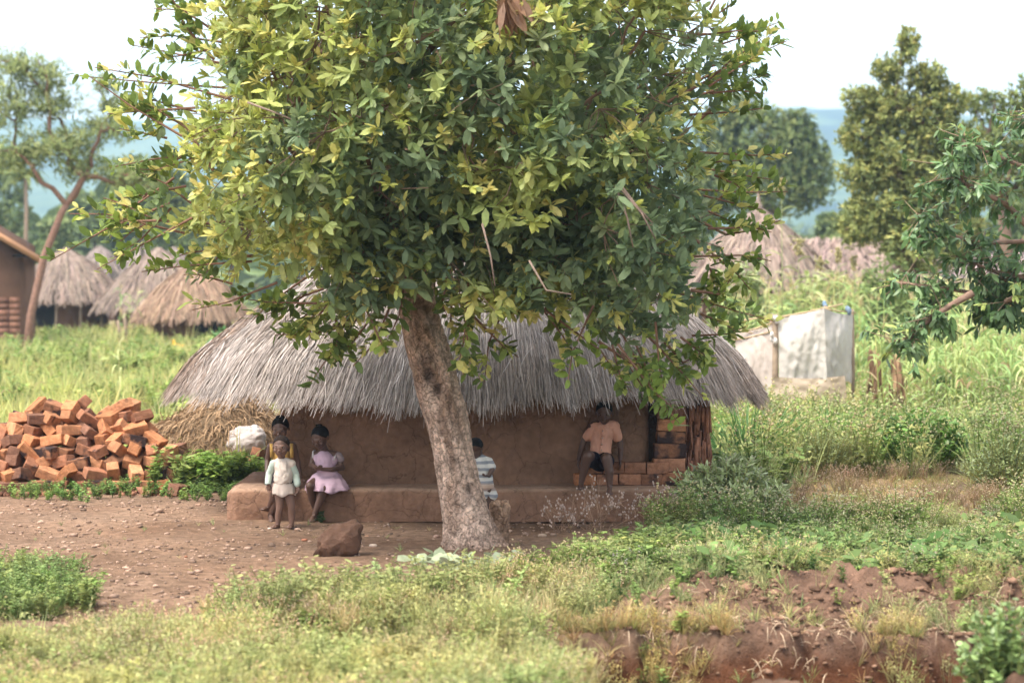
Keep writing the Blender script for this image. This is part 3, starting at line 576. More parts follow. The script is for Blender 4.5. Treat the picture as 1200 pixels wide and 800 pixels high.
    fp = np.stack([(fx - 600) / sc, YT - rng.uniform(.45, 1.6, len(fx)), CH - (fy - 330) / sc], -1); pts = np.concatenate([pts, fp]); x = np.concatenate([x, fx]); y = np.concatenate([y, fy]); s = np.concatenate([s, -np.ones(len(fx)) * .5]); e = np.concatenate([e, edist(fx, fy)])
    cen = np.array([(545 - 600) / sc, YT, CH + 190 / sc]); out = nrm((pts - cen) * [.8, 1.2, .8]); 
    # sprigs standing out of the outline
    lm = MB(); spr = []
    for path in ([(300, 255), (240, 262), (185, 258), (140, 238), (122, 232)], [(250, 200), (222, 150), (190, 132), (170, 118)], [(330, 200), (275, 165), (215, 190), (182, 200)], [(800, 250), (850, 275), (880, 270), (912, 258)], [(780, 120), (830, 95), (860, 70), (893, 48)], [(800, 200), (835, 190), (868, 188)], [(640, 330), (655, 350), (690, 350), (660, 340)], [(250, 70), (225, 40), (208, 15)], [(380, 350), (400, 385), (392, 405)], [(780, 400), (800, 425), (830, 408)], [(700, 400), (740, 425), (762, 432)], [(810, 340), (845, 345), (862, 318)], [(300, 300), (255, 300), (238, 322)]):
        Yo = YT + random.uniform(-1.2, .2); pp = [P(a + random.uniform(-3, 3), b, Yo) for a, b in path]
        tube(lm, pp, list(np.linspace(.016, .005, len(pp))), 5, (.22, .12, .08), cap=False)
        A = np.array([tuple(p) for p in pp]); nn_ = 10
        for k in range(nn_):
            t = (.35 + .65 * k / (nn_ - 1)) * (len(A) - 1); i = min(int(t), len(A) - 2); spr.append((*(A[i] * (1 - t + i) + A[i + 1] * (t - i) + rng.normal(0, .035, 3)), *(A[i + 1] - A[i])))
    for _ in range(120):
        k_ = rng.integers(0, len(PA)); f_ = rng.random(); o2 = PA[k_] * (1 - f_) + PA[(k_ + 1) % len(PA)] * f_
        if o2[1] < -60: continue
        c2 = np.array([540, 150.]); dr = (o2 - c2) / np.linalg.norm(o2 - c2) + rng.normal(0, .3, 2) + [0, -.1]; Lp = rng.uniform(20, 62) * (1.3 if o2[0] < 330 else 1); Yo = YT + rng.uniform(-1.3, .6)
        pp = [P(*(o2 - dr * 40), Yo), P(*(o2 + dr * Lp * .3 + rng.normal(0, 4, 2)), Yo), P(*(o2 + dr * Lp), Yo)]; tube(lm, pp, [.012, .007, .004], 5, (.22, .12, .08), cap=False); A = np.array([tuple(p) for p in pp])
        for k in range(9):
            t = (.3 + .7 * k / 8) * 2; i = min(int(t), 1); spr.append((*(A[i] * (1 - t + i) + A[i + 1] * (t - i) + rng.normal(0, .03, 3)), *(A[i + 1] - A[i])))
    spr = np.array(spr)
    rts = [tuple(c) for c in ctr[10:]]; skel = rng.choice(len(pts), 620, replace=False)
    tg = cen + (pts[skel] - cen) * .86; nodes = grow(rts, .11, tg, lm, .0042, (.235, .145, .10), bias=.42, n=6, jit=.05, power=.5, rmax=.09)
    # thin twigs to a third of the clusters
    for p in pts[rng.choice(len(pts), 1500, replace=False)]:
        q_ = nodes[int(np.argmin(((nodes - p)**2).sum(1)))]; mid = (p + q_) / 2 + rng.normal(0, .03, 3)
        tube(lm, [tuple(q_), tuple(mid), tuple(p)], [.006, .005, .0035], 4, (.24, .16, .11), cap=False)
    # bare pale dead twigs and hanging shoots in front
    for path in ([(722, 220), (735, 255), (742, 290)], [(728, 222), (752, 250), (768, 280)], [(730, 220), (745, 240), (765, 262)], [(565, 262), (575, 300), (580, 335)], [(620, 305), (640, 340), (670, 345)], [(290, 120), (330, 135), (352, 145)]):
        tube(lm, [P(a, b, YT - 2.15) for a, b in path], [.010, .009, .006], 6, (.25, .18, .14), cap=True)
    lm.build('limbs', M_limb, root, smooth=True)
    cm = MB()
    dark = [(.20, .27, .10), (.25, .32, .115), (.31, .37, .13), (.165, .23, .10), (.38, .43, .15), (.27, .31, .15)]
    yng = [(.52, .54, .14), (.64, .60, .19), (.44, .50, .13), (.70, .62, .22)]
    yp = .10 + .34 * sstep(110, 0, e) + .08 * (x < 430) + .6 * sstep(.50, .62, fbm(x * .03 + 40, y * .03 + s)) * (s < 0)  # young tips, more at the edges; left weighting paints in the sunny side
    hue = fbm(x * .012 + 60, y * .012 + s, 3) + .10 * sstep(430, 250, x) + .08 * sstep(120, -20, y) - .07 * sstep(200, 330, y) * (x > 420)  # light painted into leaf colour: left and top lighter, low centre darker
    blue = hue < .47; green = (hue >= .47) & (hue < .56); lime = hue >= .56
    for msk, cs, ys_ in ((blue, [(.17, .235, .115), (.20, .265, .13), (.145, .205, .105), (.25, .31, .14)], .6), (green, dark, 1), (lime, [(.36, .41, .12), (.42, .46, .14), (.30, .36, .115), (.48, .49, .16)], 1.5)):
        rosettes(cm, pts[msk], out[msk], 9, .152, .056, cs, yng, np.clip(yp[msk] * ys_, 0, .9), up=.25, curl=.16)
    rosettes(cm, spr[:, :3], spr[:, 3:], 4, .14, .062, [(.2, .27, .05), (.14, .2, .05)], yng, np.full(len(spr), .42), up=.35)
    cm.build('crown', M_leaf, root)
    dl = MB(); k = 60; b = np.array(P(597, -2, YT - 2.3)) + rng.normal(0, .045, (k, 3)); d = rng.normal(0, .3, (k, 3)); d[:, 2] = -1
    leaves(dl, b, d, rng.normal(0, 1, (k, 3)), .26, .06, np.array([.30, .17, .10]) * (1 + rng.uniform(-.3, .3, (k, 1))), .1); dl.build('dead_leaves', M_leaf, root)
main_tree()
# --- cut stump beside the trunk
def stump():
    YS = 22.15; b = P(586, 642, YS); mb = MB(); n = 22; V = []; prof = [(584, 650, 15), (583, 640, 13.5), (583, 628, 13), (584, 616, 12.5), (586, 604, 12), (587, 594, 11.8), (587, 590, 11), (587, 589, 6), (587, 589.5, .5)]
    for i, (px, py, r) in enumerate(prof):
        c = P(px, py, YS); rr = r / 128
        for j in range(n):
            a = 2 * PI * j / n; f = 1 + .34 * (float(vnoise(math.cos(a) * 2 + 4, math.sin(a) * 2 + i * .7)) - .5) * 2 + random.uniform(-.08, .08)
            V.append((c.x + math.cos(a) * rr * f, c.y + math.sin(a) * rr * f, c.z + random.uniform(-.006, .006) + (i > 4) * .03 * math.sin(a * 2 + 1)))
    q = [(i * n + j, i * n + (j + 1) % n, (i + 1) * n + (j + 1) % n, (i + 1) * n + j) for i in range(len(prof) - 1) for j in range(n)]
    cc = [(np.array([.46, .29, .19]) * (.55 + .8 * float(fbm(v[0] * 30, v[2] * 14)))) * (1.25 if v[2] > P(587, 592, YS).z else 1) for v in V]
    mb.add(V, q, None, cc); o = mb.build('tree_stump', M_bark, smooth=True, org=(b.x, b.y, 0)); tag(o, 'short weathered cut stump at the right foot of the big tree', 'stump')
stump()
def rock():
    b = P(397, 650, 21.2); bm = bmesh.new(); bmesh.ops.create_icosphere(bm, subdivisions=4, radius=1)
    for v in bm.verts:
        x, y, z = v.co; s = Vector((.19, .16, .15)); k = 1 / max(abs(x)**3.2 + abs(y)**3.2 + abs(z)**3.2, 1e-6)**(1 / 3.2)
        p = Vector((x * k * s.x, y * k * s.y, z * k * s.z)); f = float(fbm(x * 1.5 + 8, y * 1.5 + z * 1.7)) - .5; g = float(fbm(x * 5 + 2, z * 5 + y * 4)) - .5
        p *= 1 + .5 * f + .5 * g; p.x += p.z * .22; p.z += p.x * .18 + .11; v.co = p
    me = bpy.data.meshes.new('block'); bm.to_mesh(me); bm.free(); me.materials.append(M_rock); me.polygons.foreach_set('use_smooth', [True] * len(me.polygons))
    o = bpy.data.objects.new('boulder', me); o.location = (b.x, b.y, 0); COL.objects.link(o); tag(o, 'knee-low rust brown boulder lying alone in the bare yard before the bench', 'boulder')
M_rock = vc('rust_rock', .9, 0, .9, 7, .1, .04, bscale=14, flat=(.135, .075, .05))
rock()
# ------------------------------------------------------------------ the hut
HX, HY, HA, HB = -.48, 26.45, 2.98, 2.34
HE = 2 / 3.2
def _arc():
    t = np.linspace(0, 2 * PI, 4001); c, s_ = np.cos(t), np.sin(t); x = HA * np.sign(c) * np.abs(c)**HE; y = HB * np.sign(s_) * np.abs(s_)**HE
    L = np.concatenate([[0], np.cumsum(np.hypot(np.diff(x), np.diff(y)))]); return t, L / L[-1] * 2 * PI
_AT, _AL = _arc()
def eave(u, k=1.0, drop=0):
    t = np.interp(np.mod(u, 2 * PI), _AL, _AT); c, s = np.cos(t), np.sin(t); e = HE
    x = HX + HA * k * np.sign(c) * np.abs(c)**e; y = HY + HB * k * np.sign(s) * np.abs(s)**e
    z = 1.43 + .12 * sstep(1.2, 3, x) * sstep(25, 26.4, y) - drop + .05 * np.sin(x * 1.7)
    return np.stack([x, y, z], -1)
def ridge(t):
    x = HX + .1 + 1.4 * np.clip((eave(t)[..., 0] - HX) / HA * 1.2, -1, 1); return np.stack([x, np.full_like(x, HY), 2.60 + .03 * np.sin(x * 3) + 0 * x], -1)
def roofS(t, v):
    A = ridge(t); B = eave(t); v1 = v[..., None]; p = A * (1 - v1) + B * v1
    p[..., 2] += .05 * np.sin(np.clip(v, 0, 1) * PI) - .25 * np.maximum(v - .93, 0)**1.0 * 3
    return p
def strands(mb, S, n, L, Lv, W, colf, tr=(0, 2 * PI), vr=(0, 1), lift=.05, mess=.02, slopelen=2.6, seg=4, tail=1.08):
    t = rng.uniform(tr[0], tr[1], n); v0 = rng.uniform(vr[0], vr[1], n); l = rng.uniform(L * .6, L * 1.2, n) / slopelen
    v1 = np.minimum(v0 + l, tail + rng.normal(0, .032, n) + .06 * (fbm(t * 14, t * 0 + 2) - .5) * 2); side = rng.normal(0, mess, n); off = rng.uniform(.0, lift, n)
    wd = rng.uniform(.5, 1.3, n) * W; P_ = []; side = side + mess * 1.7 * (fbm(t * 22, v0 * 2.5, 3) - .5) 
    cu = rng.normal(0, mess * .35, n)
    for i in range(seg + 1):
        f = i / seg; v = v0 + (v1 - v0) * f; tt = t + side * f + cu * math.sin(f * PI)
        p = S(tt, v); e = 1e-2
        dn = np.cross(S(tt + e, v) - p, S(tt, v + e) - p); dn = nrm(dn); dn *= np.sign(dn[:, 2:3] + 1e-9)
        P_.append(p + dn * (off * (1 - .35 * f) + .004 + (rng.random(n) < .05) * .03 * f)[:, None])
    sv = nrm(np.cross(P_[-1] - P_[0], dn)); tw = rng.normal(0, .5, n)[:, None]; sv = nrm(sv + dn * tw)
    V = np.empty((n, (seg + 1) * 2, 3))
    for i in range(seg + 1):
        w = (wd * (1 - .5 * (i / seg)) * .5)[:, None]; V[:, 2*i] = P_[i] - sv * w; V[:, 2*i+1] = P_[i] + sv * w
    c = colf(P_[seg // 2], n); o = (np.arange(n) * (seg + 1) * 2)[:, None]
    q = np.concatenate([o + np.array([[2*i, 2*i+1, 2*i+3, 2*i+2]]) for i in range(seg)])
    mb.add(V.reshape(-1, 3), q, None, np.repeat(c, (seg + 1) * 2, 0))
def bm_brick():
    out = []
    for k in range(6):
        bm = bmesh.new(); bmesh.ops.create_cube(bm, size=1)
        for v in bm.verts: v.co = Vector((v.co.x * .27, v.co.y * .14, v.co.z * .12)) + Vector([random.uniform(-.006, .006) for _ in range(3)])
        bmesh.ops.bevel(bm, geom=bm.edges[:], offset=.006, segments=1, affect='EDGES'); bmesh.ops.subdivide_edges(bm, edges=[e for e in bm.edges if e.calc_length() > .08], cuts=3, use_grid_fill=True)
        for v in bm.verts:
            f = float(fbm(v.co.x * 14 + k * 5, v.co.y * 14 + v.co.z * 17)) - .5; v.co += v.co.normalized() * f * .016
        me = bpy.data.meshes.new('brick'); bm.to_mesh(me); bm.free(); out.append(me)
    return out
BR = bm_brick()
def brick_mats():
    r = []
    for nm, c, burn in (('orange', (.42, .18, .085), .0), ('rust', (.31, .14, .08), .15), ('brown', (.20, .10, .065), .15), ('scorched', (.31, .145, .08), .75), ('tan', (.46, .215, .11), 0), ('mud', (.30, .145, .085), .1)):
        m, nt, b = newmat('brick_' + nm); b.inputs['Roughness'].default_value = .95; b.inputs['Specular IOR Level'].default_value = .05
        rg = nt.nodes.new('ShaderNodeRGB'); rg.outputs[0].default_value = (*c, 1)
        c1, f, v = noise_col(nt, b, rg.outputs[0], .8, 13, 8, dark=.65, light=1.3)
        c3, f3, v3 = noise_col(nt, b, c1, .6, 60, 4, dark=.75, light=1.2)
        oi = nt.nodes.new('ShaderNodeObjectInfo'); mr = nt.nodes.new('ShaderNodeMapRange'); mr.inputs['To Min'].default_value = .72; mr.inputs['To Max'].default_value = 1.2; nt.links.new(oi.outputs['Random'], mr.inputs['Value'])
        m4 = nt.nodes.new('ShaderNodeMix'); m4.data_type = 'RGBA'; m4.blend_type = 'MULTIPLY'; m4.inputs[0].default_value = 1; nt.links.new(c3, m4.inputs[6]); nt.links.new(mr.outputs[0], m4.inputs[7])
        n = nt.nodes.new('ShaderNodeTexNoise'); n.inputs['Scale'].default_value = 6; n.inputs['Detail'].default_value = 5; va = nt.nodes.new('ShaderNodeVectorMath'); va.operation = 'ADD'; nt.links.new(v, va.inputs[0])
        cx = nt.nodes.new('ShaderNodeCombineXYZ'); mo = nt.nodes.new('ShaderNodeMath'); mo.operation = 'MULTIPLY'; mo.inputs[1].default_value = 37; nt.links.new(oi.outputs['Random'], mo.inputs[0]); nt.links.new(mo.outputs[0], cx.inputs[0]); nt.links.new(cx.outputs[0], va.inputs[1]); nt.links.new(va.outputs[0], n.inputs['Vector'])
        r2 = nt.nodes.new('ShaderNodeMapRange'); r2.inputs['From Min'].default_value = .62 - burn * .22; r2.inputs['From Max'].default_value = .72 - burn * .22; nt.links.new(n.outputs['Fac'], r2.inputs['Value'])
        mx = nt.nodes.new('ShaderNodeMix'); mx.data_type = 'RGBA'; nt.links.new(r2.outputs[0], mx.inputs[0]); nt.links.new(m4.outputs[2], mx.inputs[6]); mx.inputs[7].default_value = (.045, .03, .028, 1)
        nt.links.new(mx.outputs[2], b.inputs['Base Color'])
        n2 = nt.nodes.new('ShaderNodeTexNoise'); n2.inputs['Scale'].default_value = 50; n2.inputs['Detail'].default_value = 6; nt.links.new(v, n2.inputs['Vector']); bump(nt, b, n2.outputs['Fac'], .008); r.append(m)
    return r
BM = brick_mats()
BRM = {}
def brick(loc, eul, mi, label, group, s=(1, 1, 1), name='brick'):
    k = random.randrange(6)
    if (k, mi) not in BRM:
        me = BR[k].copy(); me.materials.clear(); me.materials.append(BM[mi]); BRM[(k, mi)] = me
    o = bpy.data.objects.new(name, BRM[(k, mi)]); o.location = loc; o.rotation_euler = eul; o.scale = s; COL.objects.link(o); tag(o, label, 'brick', group); return o
def hut():
    root = empty('thatched_hut', (HX, HY, 0), 'long low mud hut with shaggy grey thatch, behind the big tree', 'hut')
    # wall: rounded-corner box shell, open under the roof
    mb = MB(); x0, x1, y0, y1 = -2.37, 1.40, 24.6, 28.4; pts = []
    def rect(x0, x1, y0, y1, r, step=.07):
        c = [(x0 + r, y0 + r, PI, 1.5 * PI), (x1 - r, y0 + r, 1.5 * PI, 2 * PI), (x1 - r, y1 - r, 0, .5 * PI), (x0 + r, y1 - r, .5 * PI, PI)]; o = []
        for (cx, cy, a, b) in c: o += [(cx + r * math.cos(t), cy + r * math.sin(t)) for t in np.linspace(a, b, 6)]
        res = []
        for i in range(len(o)):
            p, q = np.array(o[i]), np.array(o[(i + 1) % len(o)]); k = max(1, int(np.linalg.norm(q - p) / step)); res += [tuple(p + (q - p) * j / k) for j in range(k)]
        return res
    oc = (.235, .135, .085)
    rc = rect(x0, x1, y0, y1, .12); n = len(rc); zs = np.linspace(.0, 1.62, 30); V = []
    for z in zs:
        for (x, y) in rc:
            f = (float(vnoise(x * 2 + 3, z * 2 + y)) - .5) * .03; V.append((x + f * (1 if x > -.5 else -1) * .5, y + f + .02 * (z - .8) * (1 if y < 26 else -1), z))
    q = [(i * n + j, i * n + (j + 1) % n, (i + 1) * n + (j + 1) % n, (i + 1) * n + j) for i in range(len(zs) - 1) for j in range(n)]
    mb.add(V, q, None, oc); mb.build('wall', M_mud, root, smooth=True)
    # earth bench along the front
    b2 = MB(); bx0, bx1, by0, by1, bh = -2.86, 1.72, 24.14, 24.62, .325
    nx, prof = 150, [(0, 0), (.0, .06), (.005, .15), (.01, .24), (.02, .29), (.05, .318), (.11, .33), (.3, .335), (.5, .34)]
    V = []
    for i in range(nx + 1):
        x = bx0 + (bx1 - bx0) * i / nx; endf = min(min(i, nx - i) / 4, 1) ; r = 1 - (1 - endf)**2
        for (d, z) in prof:
            w = (float(fbm(x * 2.5, z * 5 + 3)) - .5) * .05 + (float(fbm(x * 11, z * 14 + d * 9)) - .5) * .02
            V.append((x, by0 + d + (1 - r) * .07 + w, z * (.86 + .14 * r) + (float(fbm(x * 3 + 7, d * 4)) - .5) * .03 * (z > .2)))
    k = len(prof); q = [(i * k + j, (i + 1) * k + j, (i + 1) * k + j + 1, i * k + j + 1) for i in range(nx) for j in range(k - 1)]
    b2.add(V, q, None, [(.42, .27, .185) if p[2] > .30 else (.25, .14, .09) for p in V])  # top vertices painted lighter to imitate light falling on the bench top
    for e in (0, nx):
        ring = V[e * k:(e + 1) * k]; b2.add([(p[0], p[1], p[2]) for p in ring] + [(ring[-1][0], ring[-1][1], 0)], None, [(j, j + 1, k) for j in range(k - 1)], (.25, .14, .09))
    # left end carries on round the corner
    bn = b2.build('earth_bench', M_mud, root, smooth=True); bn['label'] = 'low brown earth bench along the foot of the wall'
    e2 = MB(); box(e2, (-2.62, 25.6, .155), (.46, 2.0, .31), col=(.25, .14, .09)); e2.build('earth_bench', M_mud, root)
    # wattle corner panel right of the bricks: jagged upright sticks
    w = MB()
    for i in range(120):
        x = 1.76 + .27 * random.random(); y = 24.62 + random.random() * .12 + (x - 1.75) * .25; z = random.uniform(.1, 1.0); l = random.uniform(.12, .4)
        box(w, (x, y, z + l / 2), (random.uniform(.012, .03), random.uniform(.015, .04), l), col=np.array([.33, .155, .095]) * random.uniform(.45, 1.3), M=Matrix.Rotation(random.gauss(0, .06), 3, 'Y') @ Matrix.Rotation(random.random() * 3, 3, 'Z'))
    box(w, (1.89, 24.84, .7), (.25, .06, 1.4), col=(.06, .035, .025)); box(w, (1.98, 26.4, .7), (.08, 3.2, 1.4), col=(.2, .11, .075))
    w.build('wattle_panel', M_brick, root)
    f = MB(); box(f, (1.55, 24.72, .75), (.36, .06, 1.5), col=(.05, .033, .025)); f.build('doorway', M_mud, root)
    # roof
    rb = MB(); nt_, nv = 160, 14; T = np.linspace(0, 2 * PI, nt_, endpoint=False); Vv = np.linspace(0, 1.0, nv); TT, VV = np.meshgrid(T, Vv, indexing='ij')
    p = roofS(TT.ravel(), VV.ravel()).reshape(nt_, nv, 3); p[..., 2] -= .02
    i = np.arange(nt_)[:, None]; j = np.arange(nv - 1)[None]; q = np.stack([i * nv + j, i * nv + j + 1, ((i + 1) % nt_) * nv + j + 1, ((i + 1) % nt_) * nv + j], -1).reshape(-1, 4)
    rb.add(p.reshape(-1, 3), q); base = rb.build('roof', M_thatchbase, root, smooth=True)
    st = MB()
    def cf(p, n):
        g = fbm(p[:, 0] * 3, p[:, 1] * 3 + p[:, 2] * 2)[:, None]; h = rng.random((n, 1))
        c = np.array([.41, .345, .305]) * (1 - g) + np.array([.60, .52, .47]) * g; c = c * (.45 + .8 * h); g2 = sstep(.52, .66, fbm(p[:, 0] * 1.6 + 8, p[:, 2] * 2.5 + p[:, 1], 4))[:, None] * .5; c = c * (1 - g2) + np.array([.30, .23, .18]) * (.5 + .8 * h) * g2
        br = (sstep(-2.9, -3.6, p[:, 0]) * .6 + (rng.random(n) < .06) * .6)[:, None]; br = np.clip(br, 0, .9)
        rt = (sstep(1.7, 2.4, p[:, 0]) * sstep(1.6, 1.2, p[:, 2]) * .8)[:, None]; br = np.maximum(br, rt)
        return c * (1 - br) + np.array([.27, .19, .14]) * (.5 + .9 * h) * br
    strands(st, roofS, 38000, 1.1, 0, .0085, cf, vr=(-.1, 1.0), lift=.07, mess=.016)
    strands(st, roofS, 42000, 1.0, 0, .0075, cf, tr=(PI, 2 * PI), vr=(.02, 1.02), lift=.1, mess=.012, tail=1.09)
    strands(st, roofS, 6000, .45, 0, .011, lambda p, n: np.array([.35, .28, .235]) * (.4 + .9 * rng.random((n, 1))), tr=(PI * .9, 2 * PI), vr=(.84, 1.0), lift=.02, mess=.01, tail=1.10)
    # tangled left end and loose straws
    strands(st, roofS, 2600, .7, 0, .010, lambda p, n: np.array([.24, .17, .13]) * (.4 + 1.1 * rng.random((n, 1))), tr=(PI * .9, PI * 1.18), vr=(.4, 1.0), lift=.12, mess=.07, tail=1.12)
    strands(st, roofS, 900, .5, 0, .008, lambda p, n: np.array([.6, .54, .5]) * (.7 + .5 * rng.random((n, 1))), tr=(PI, 2 * PI), vr=(0, .95), lift=.13, mess=.06)
    s_ = st.build('thatch', M_thatch, base, org=root.location); s_.matrix_parent_inverse = Matrix.Identity(4)
    # bricks: stack beside the doorway and the two low courses the boy sits on
    z = .335
    for i in range(3):
        brick((1.60 + random.uniform(-.01, .01), 24.52, z + .066), (0, 0, random.uniform(-.05, .05)), 5 if i % 2 else 3, ['brown brick at the foot of the stack beside the wattle corner, on the bench', 'smoke-blackened brick second from the foot of the stack by the wattle corner', 'brown brick third from the foot of the stack by the wattle corner'][i], 'bricks stacked at the hut corner', (1.22, 1.2, 1.16)); z += .142
    for i in range(5):
        brick((1.615 + random.uniform(-.008, .008), 24.56, z + .06), (0, 0, random.uniform(-.04, .04)), [3, 4, 2, 1, 1][i], ['big scorched brick halfway up the stack by the wattle corner', 'tan brick just above the scorched one in the corner stack', 'dark brown brick third from the top of the corner stack', 'rust brick second from the top of the corner stack under the thatch', 'rust brick topmost of the corner stack under the thatch'][i], 'bricks stacked at the hut corner', (1.08, 1, 1.0)); z += .124
    for row in range(2):
        for i in range(4):
            brick((.72 + i * .225 + row * .06 + .02, 24.50, .34 + .058 + row * .117), (0, 0, random.uniform(-.06, .06)), 5 if i else (5 if row else 0),
                  [['bright orange brick under the seated boy, leftmost on the bench', 'brown brick in the lower course under the boy, second from the orange one', 'brown brick in the lower course right of the boy\'s legs', 'brown brick in the lower course nearest the corner stack'], ['brown brick the boy sits on, left end of upper course', 'brown brick the boy sits on, second in upper course', 'brown brick in the upper course just right of the seated boy', 'brown brick in the upper course nearest the corner stack']][row][i], 'bricks laid on the bench beside the boy', (.82, 1.15, .95))
hut()
# ------------------------------------------------------------------ brick heap
def brick_heap():
    cx = -5.0; Y0 = 28.0; k = 0
    prof = lambda x: np.interp(x, [-7.2, -6.2, -5.88, -5.62, -5.44, -5.2, -4.95, -4.7, -4.5, -4.3, -4.1, -3.95, -3.8], [.5, .66, .80, .98, 1.02, .92, .88, .95, 1.02, .90, .66, .45, .05])
    adj = {0: 'orange', 1: 'rust red', 2: 'dark brown', 3: 'black-scorched', 4: 'pale orange', 5: 'mud brown'}
    used = {}
    cells = []
    for x in np.arange(-6.55, -3.8, .2):
        top = float(prof(x)); nz = max(1, int(top / .125))
        for j in range(nz + 1):
            zz = .06 + j * .125
            if zz > top + random.uniform(-.06, .05): continue
            face = 27.55 + zz * .75          # heap leans back
            cells.append((x + random.uniform(-.05, .05), face + random.uniform(-.06, .06), zz, j, nz))
            if j >= nz - 1 or random.random() < .75: cells.append((x + random.uniform(-.08, .08), face + .24, zz + random.uniform(-.02, .03), j, nz))
    for (x, y, z, j, nz) in cells:
        mi = random.choices([0, 1, 2, 3, 4], [4, 4, 2, 1.6, 3])[0]
        if j == 0: e = (random.gauss(0, .05), random.gauss(0, .05), random.choice([0, 0, 1.2, 1.57]) + random.gauss(0, .2))
        else: e = (random.gauss(0, .36), random.gauss(0, .36), random.uniform(-1.6, 1.6))
        v = 'lowest layer' if j == 0 else ('crest' if j >= nz - 1 else ('upper face' if j >= nz * .55 else 'lower face'))
        h = 'left edge' if x < -5.9 else ('left half' if x < -5.25 else ('middle' if x < -4.75 else ('right half' if x < -4.25 else 'right end')))
        t = ' lying flat' if abs(e[0]) + abs(e[1]) < .2 else (' tipped steeply' if abs(e[0]) + abs(e[1]) > .75 else ' lying askew')
        s = 1.04 + random.uniform(-.06, .06)
        brick((x, y, z + gz(x, y)), e, mi, '%s brick%s on the %s, %s of the tumbled heap' % (adj[mi], t, v, h), 'bricks in the tumbled heap', (s * (random.uniform(.5, .75) if random.random() < .16 else random.uniform(.92, 1.04)), s * random.uniform(.9, 1.06), s * random.uniform(.86, 1.06)))
    brick((GX(207, 26.9), 27.05, .07), (.2, .1, 1.1), 2, 'rounded brown brick fallen alone just right of the heap', 'bricks in the tumbled heap', (.9, 1, 1))
    for (px, py) in ((279, 541), (304, 531), (293, 543)):
        Y = 28.58; p = P(px, py, Y); brick((p.x, Y, p.z), (random.gauss(0, .4), .3, random.uniform(0, 3)), 1, 'broken rust brick piece at the foot of the white sack by the straw mound', 'brick pieces by the straw mound', (.7, .9, .9))
brick_heap()
def straw_mound():
    c = P(256, 540, 29.3); root_loc = (c.x, 29.6, 0)
    def ht(x, y):
        d = ((x - c.x) / 1.1)**2 + ((y - 29.8) / 1.25)**2; return max(0, 1 - d)**.62 * (.88 + .12 * math.sin(x * 5))
    mb = MB(); n = 50; xs = np.linspace(c.x - 1.15, c.x + 1.1, n); ys = np.linspace(28.5, 31.1, n); V = [(x, y, ht(x, y) * 1.18 + (float(fbm(x * 6, y * 6)) - .5) * .12 - .03) for y in ys for x in xs]
    q = [(i * n + j, i * n + j + 1, (i + 1) * n + j + 1, (i + 1) * n + j) for i in range(n - 1) for j in range(n - 1)]
    mb.add(V, q, None, (.22, .15, .09))
    N = 9000; a = rng.uniform(0, 2 * PI, N); r = np.sqrt(rng.random(N)); X = c.x + np.cos(a) * r * 1.06; Y = 29.8 + np.sin(a) * r * 1.22; Z = np.array([ht(x, y) for x, y in zip(X, Y)]) * 1.2
    d = np.stack([rng.normal(0, 1, N), rng.normal(0, .7, N) - .2, rng.normal(0, .35, N)], -1)
    blades(mb, np.stack([X, Y, Z], -1), d, rng.uniform(.12, .3, N), .012, np.array([.36, .235, .135]) * rng.uniform(.35, 1.35, (N, 1)), 1.3, 3)
    o = mb.build('straw_mound', M_straw, org=root_loc); tag(o, 'mound of old brown thatching straw between the brick heap and the hut', 'straw mound')
    # white crumpled sack
    bm = bmesh.new(); bmesh.ops.create_icosphere(bm, subdivisions=5, radius=1)
    for v in bm.verts:
        x, y, z = v.co; f = float(fbm(x * 1.6 + 3, z * 1.6 + y)) - .5; g = abs(float(fbm(x * 4 + 13, z * 4 + y * 3)) - .5)
        v.co = Vector((x * .27, y * .17, z * .22)) * (1 + .5 * f - .35 * g); v.co.x += v.co.z * .2
    me = bpy.data.meshes.new('sack'); bm.to_mesh(me); bm.free(); me.materials.append(vc('white_sack', .7, 0, .6, 5, .2, .02, bscale=9, flat=(.52, .45, .41)))
    me.polygons.foreach_set('use_smooth', [True] * len(me.polygons)); o = bpy.data.objects.new('sack', me); p = P(287, 519, 28.85); o.location = p; COL.objects.link(o); tag(o, 'crumpled dirty white sack leaning on the right foot of the straw mound', 'sack')
straw_mound()
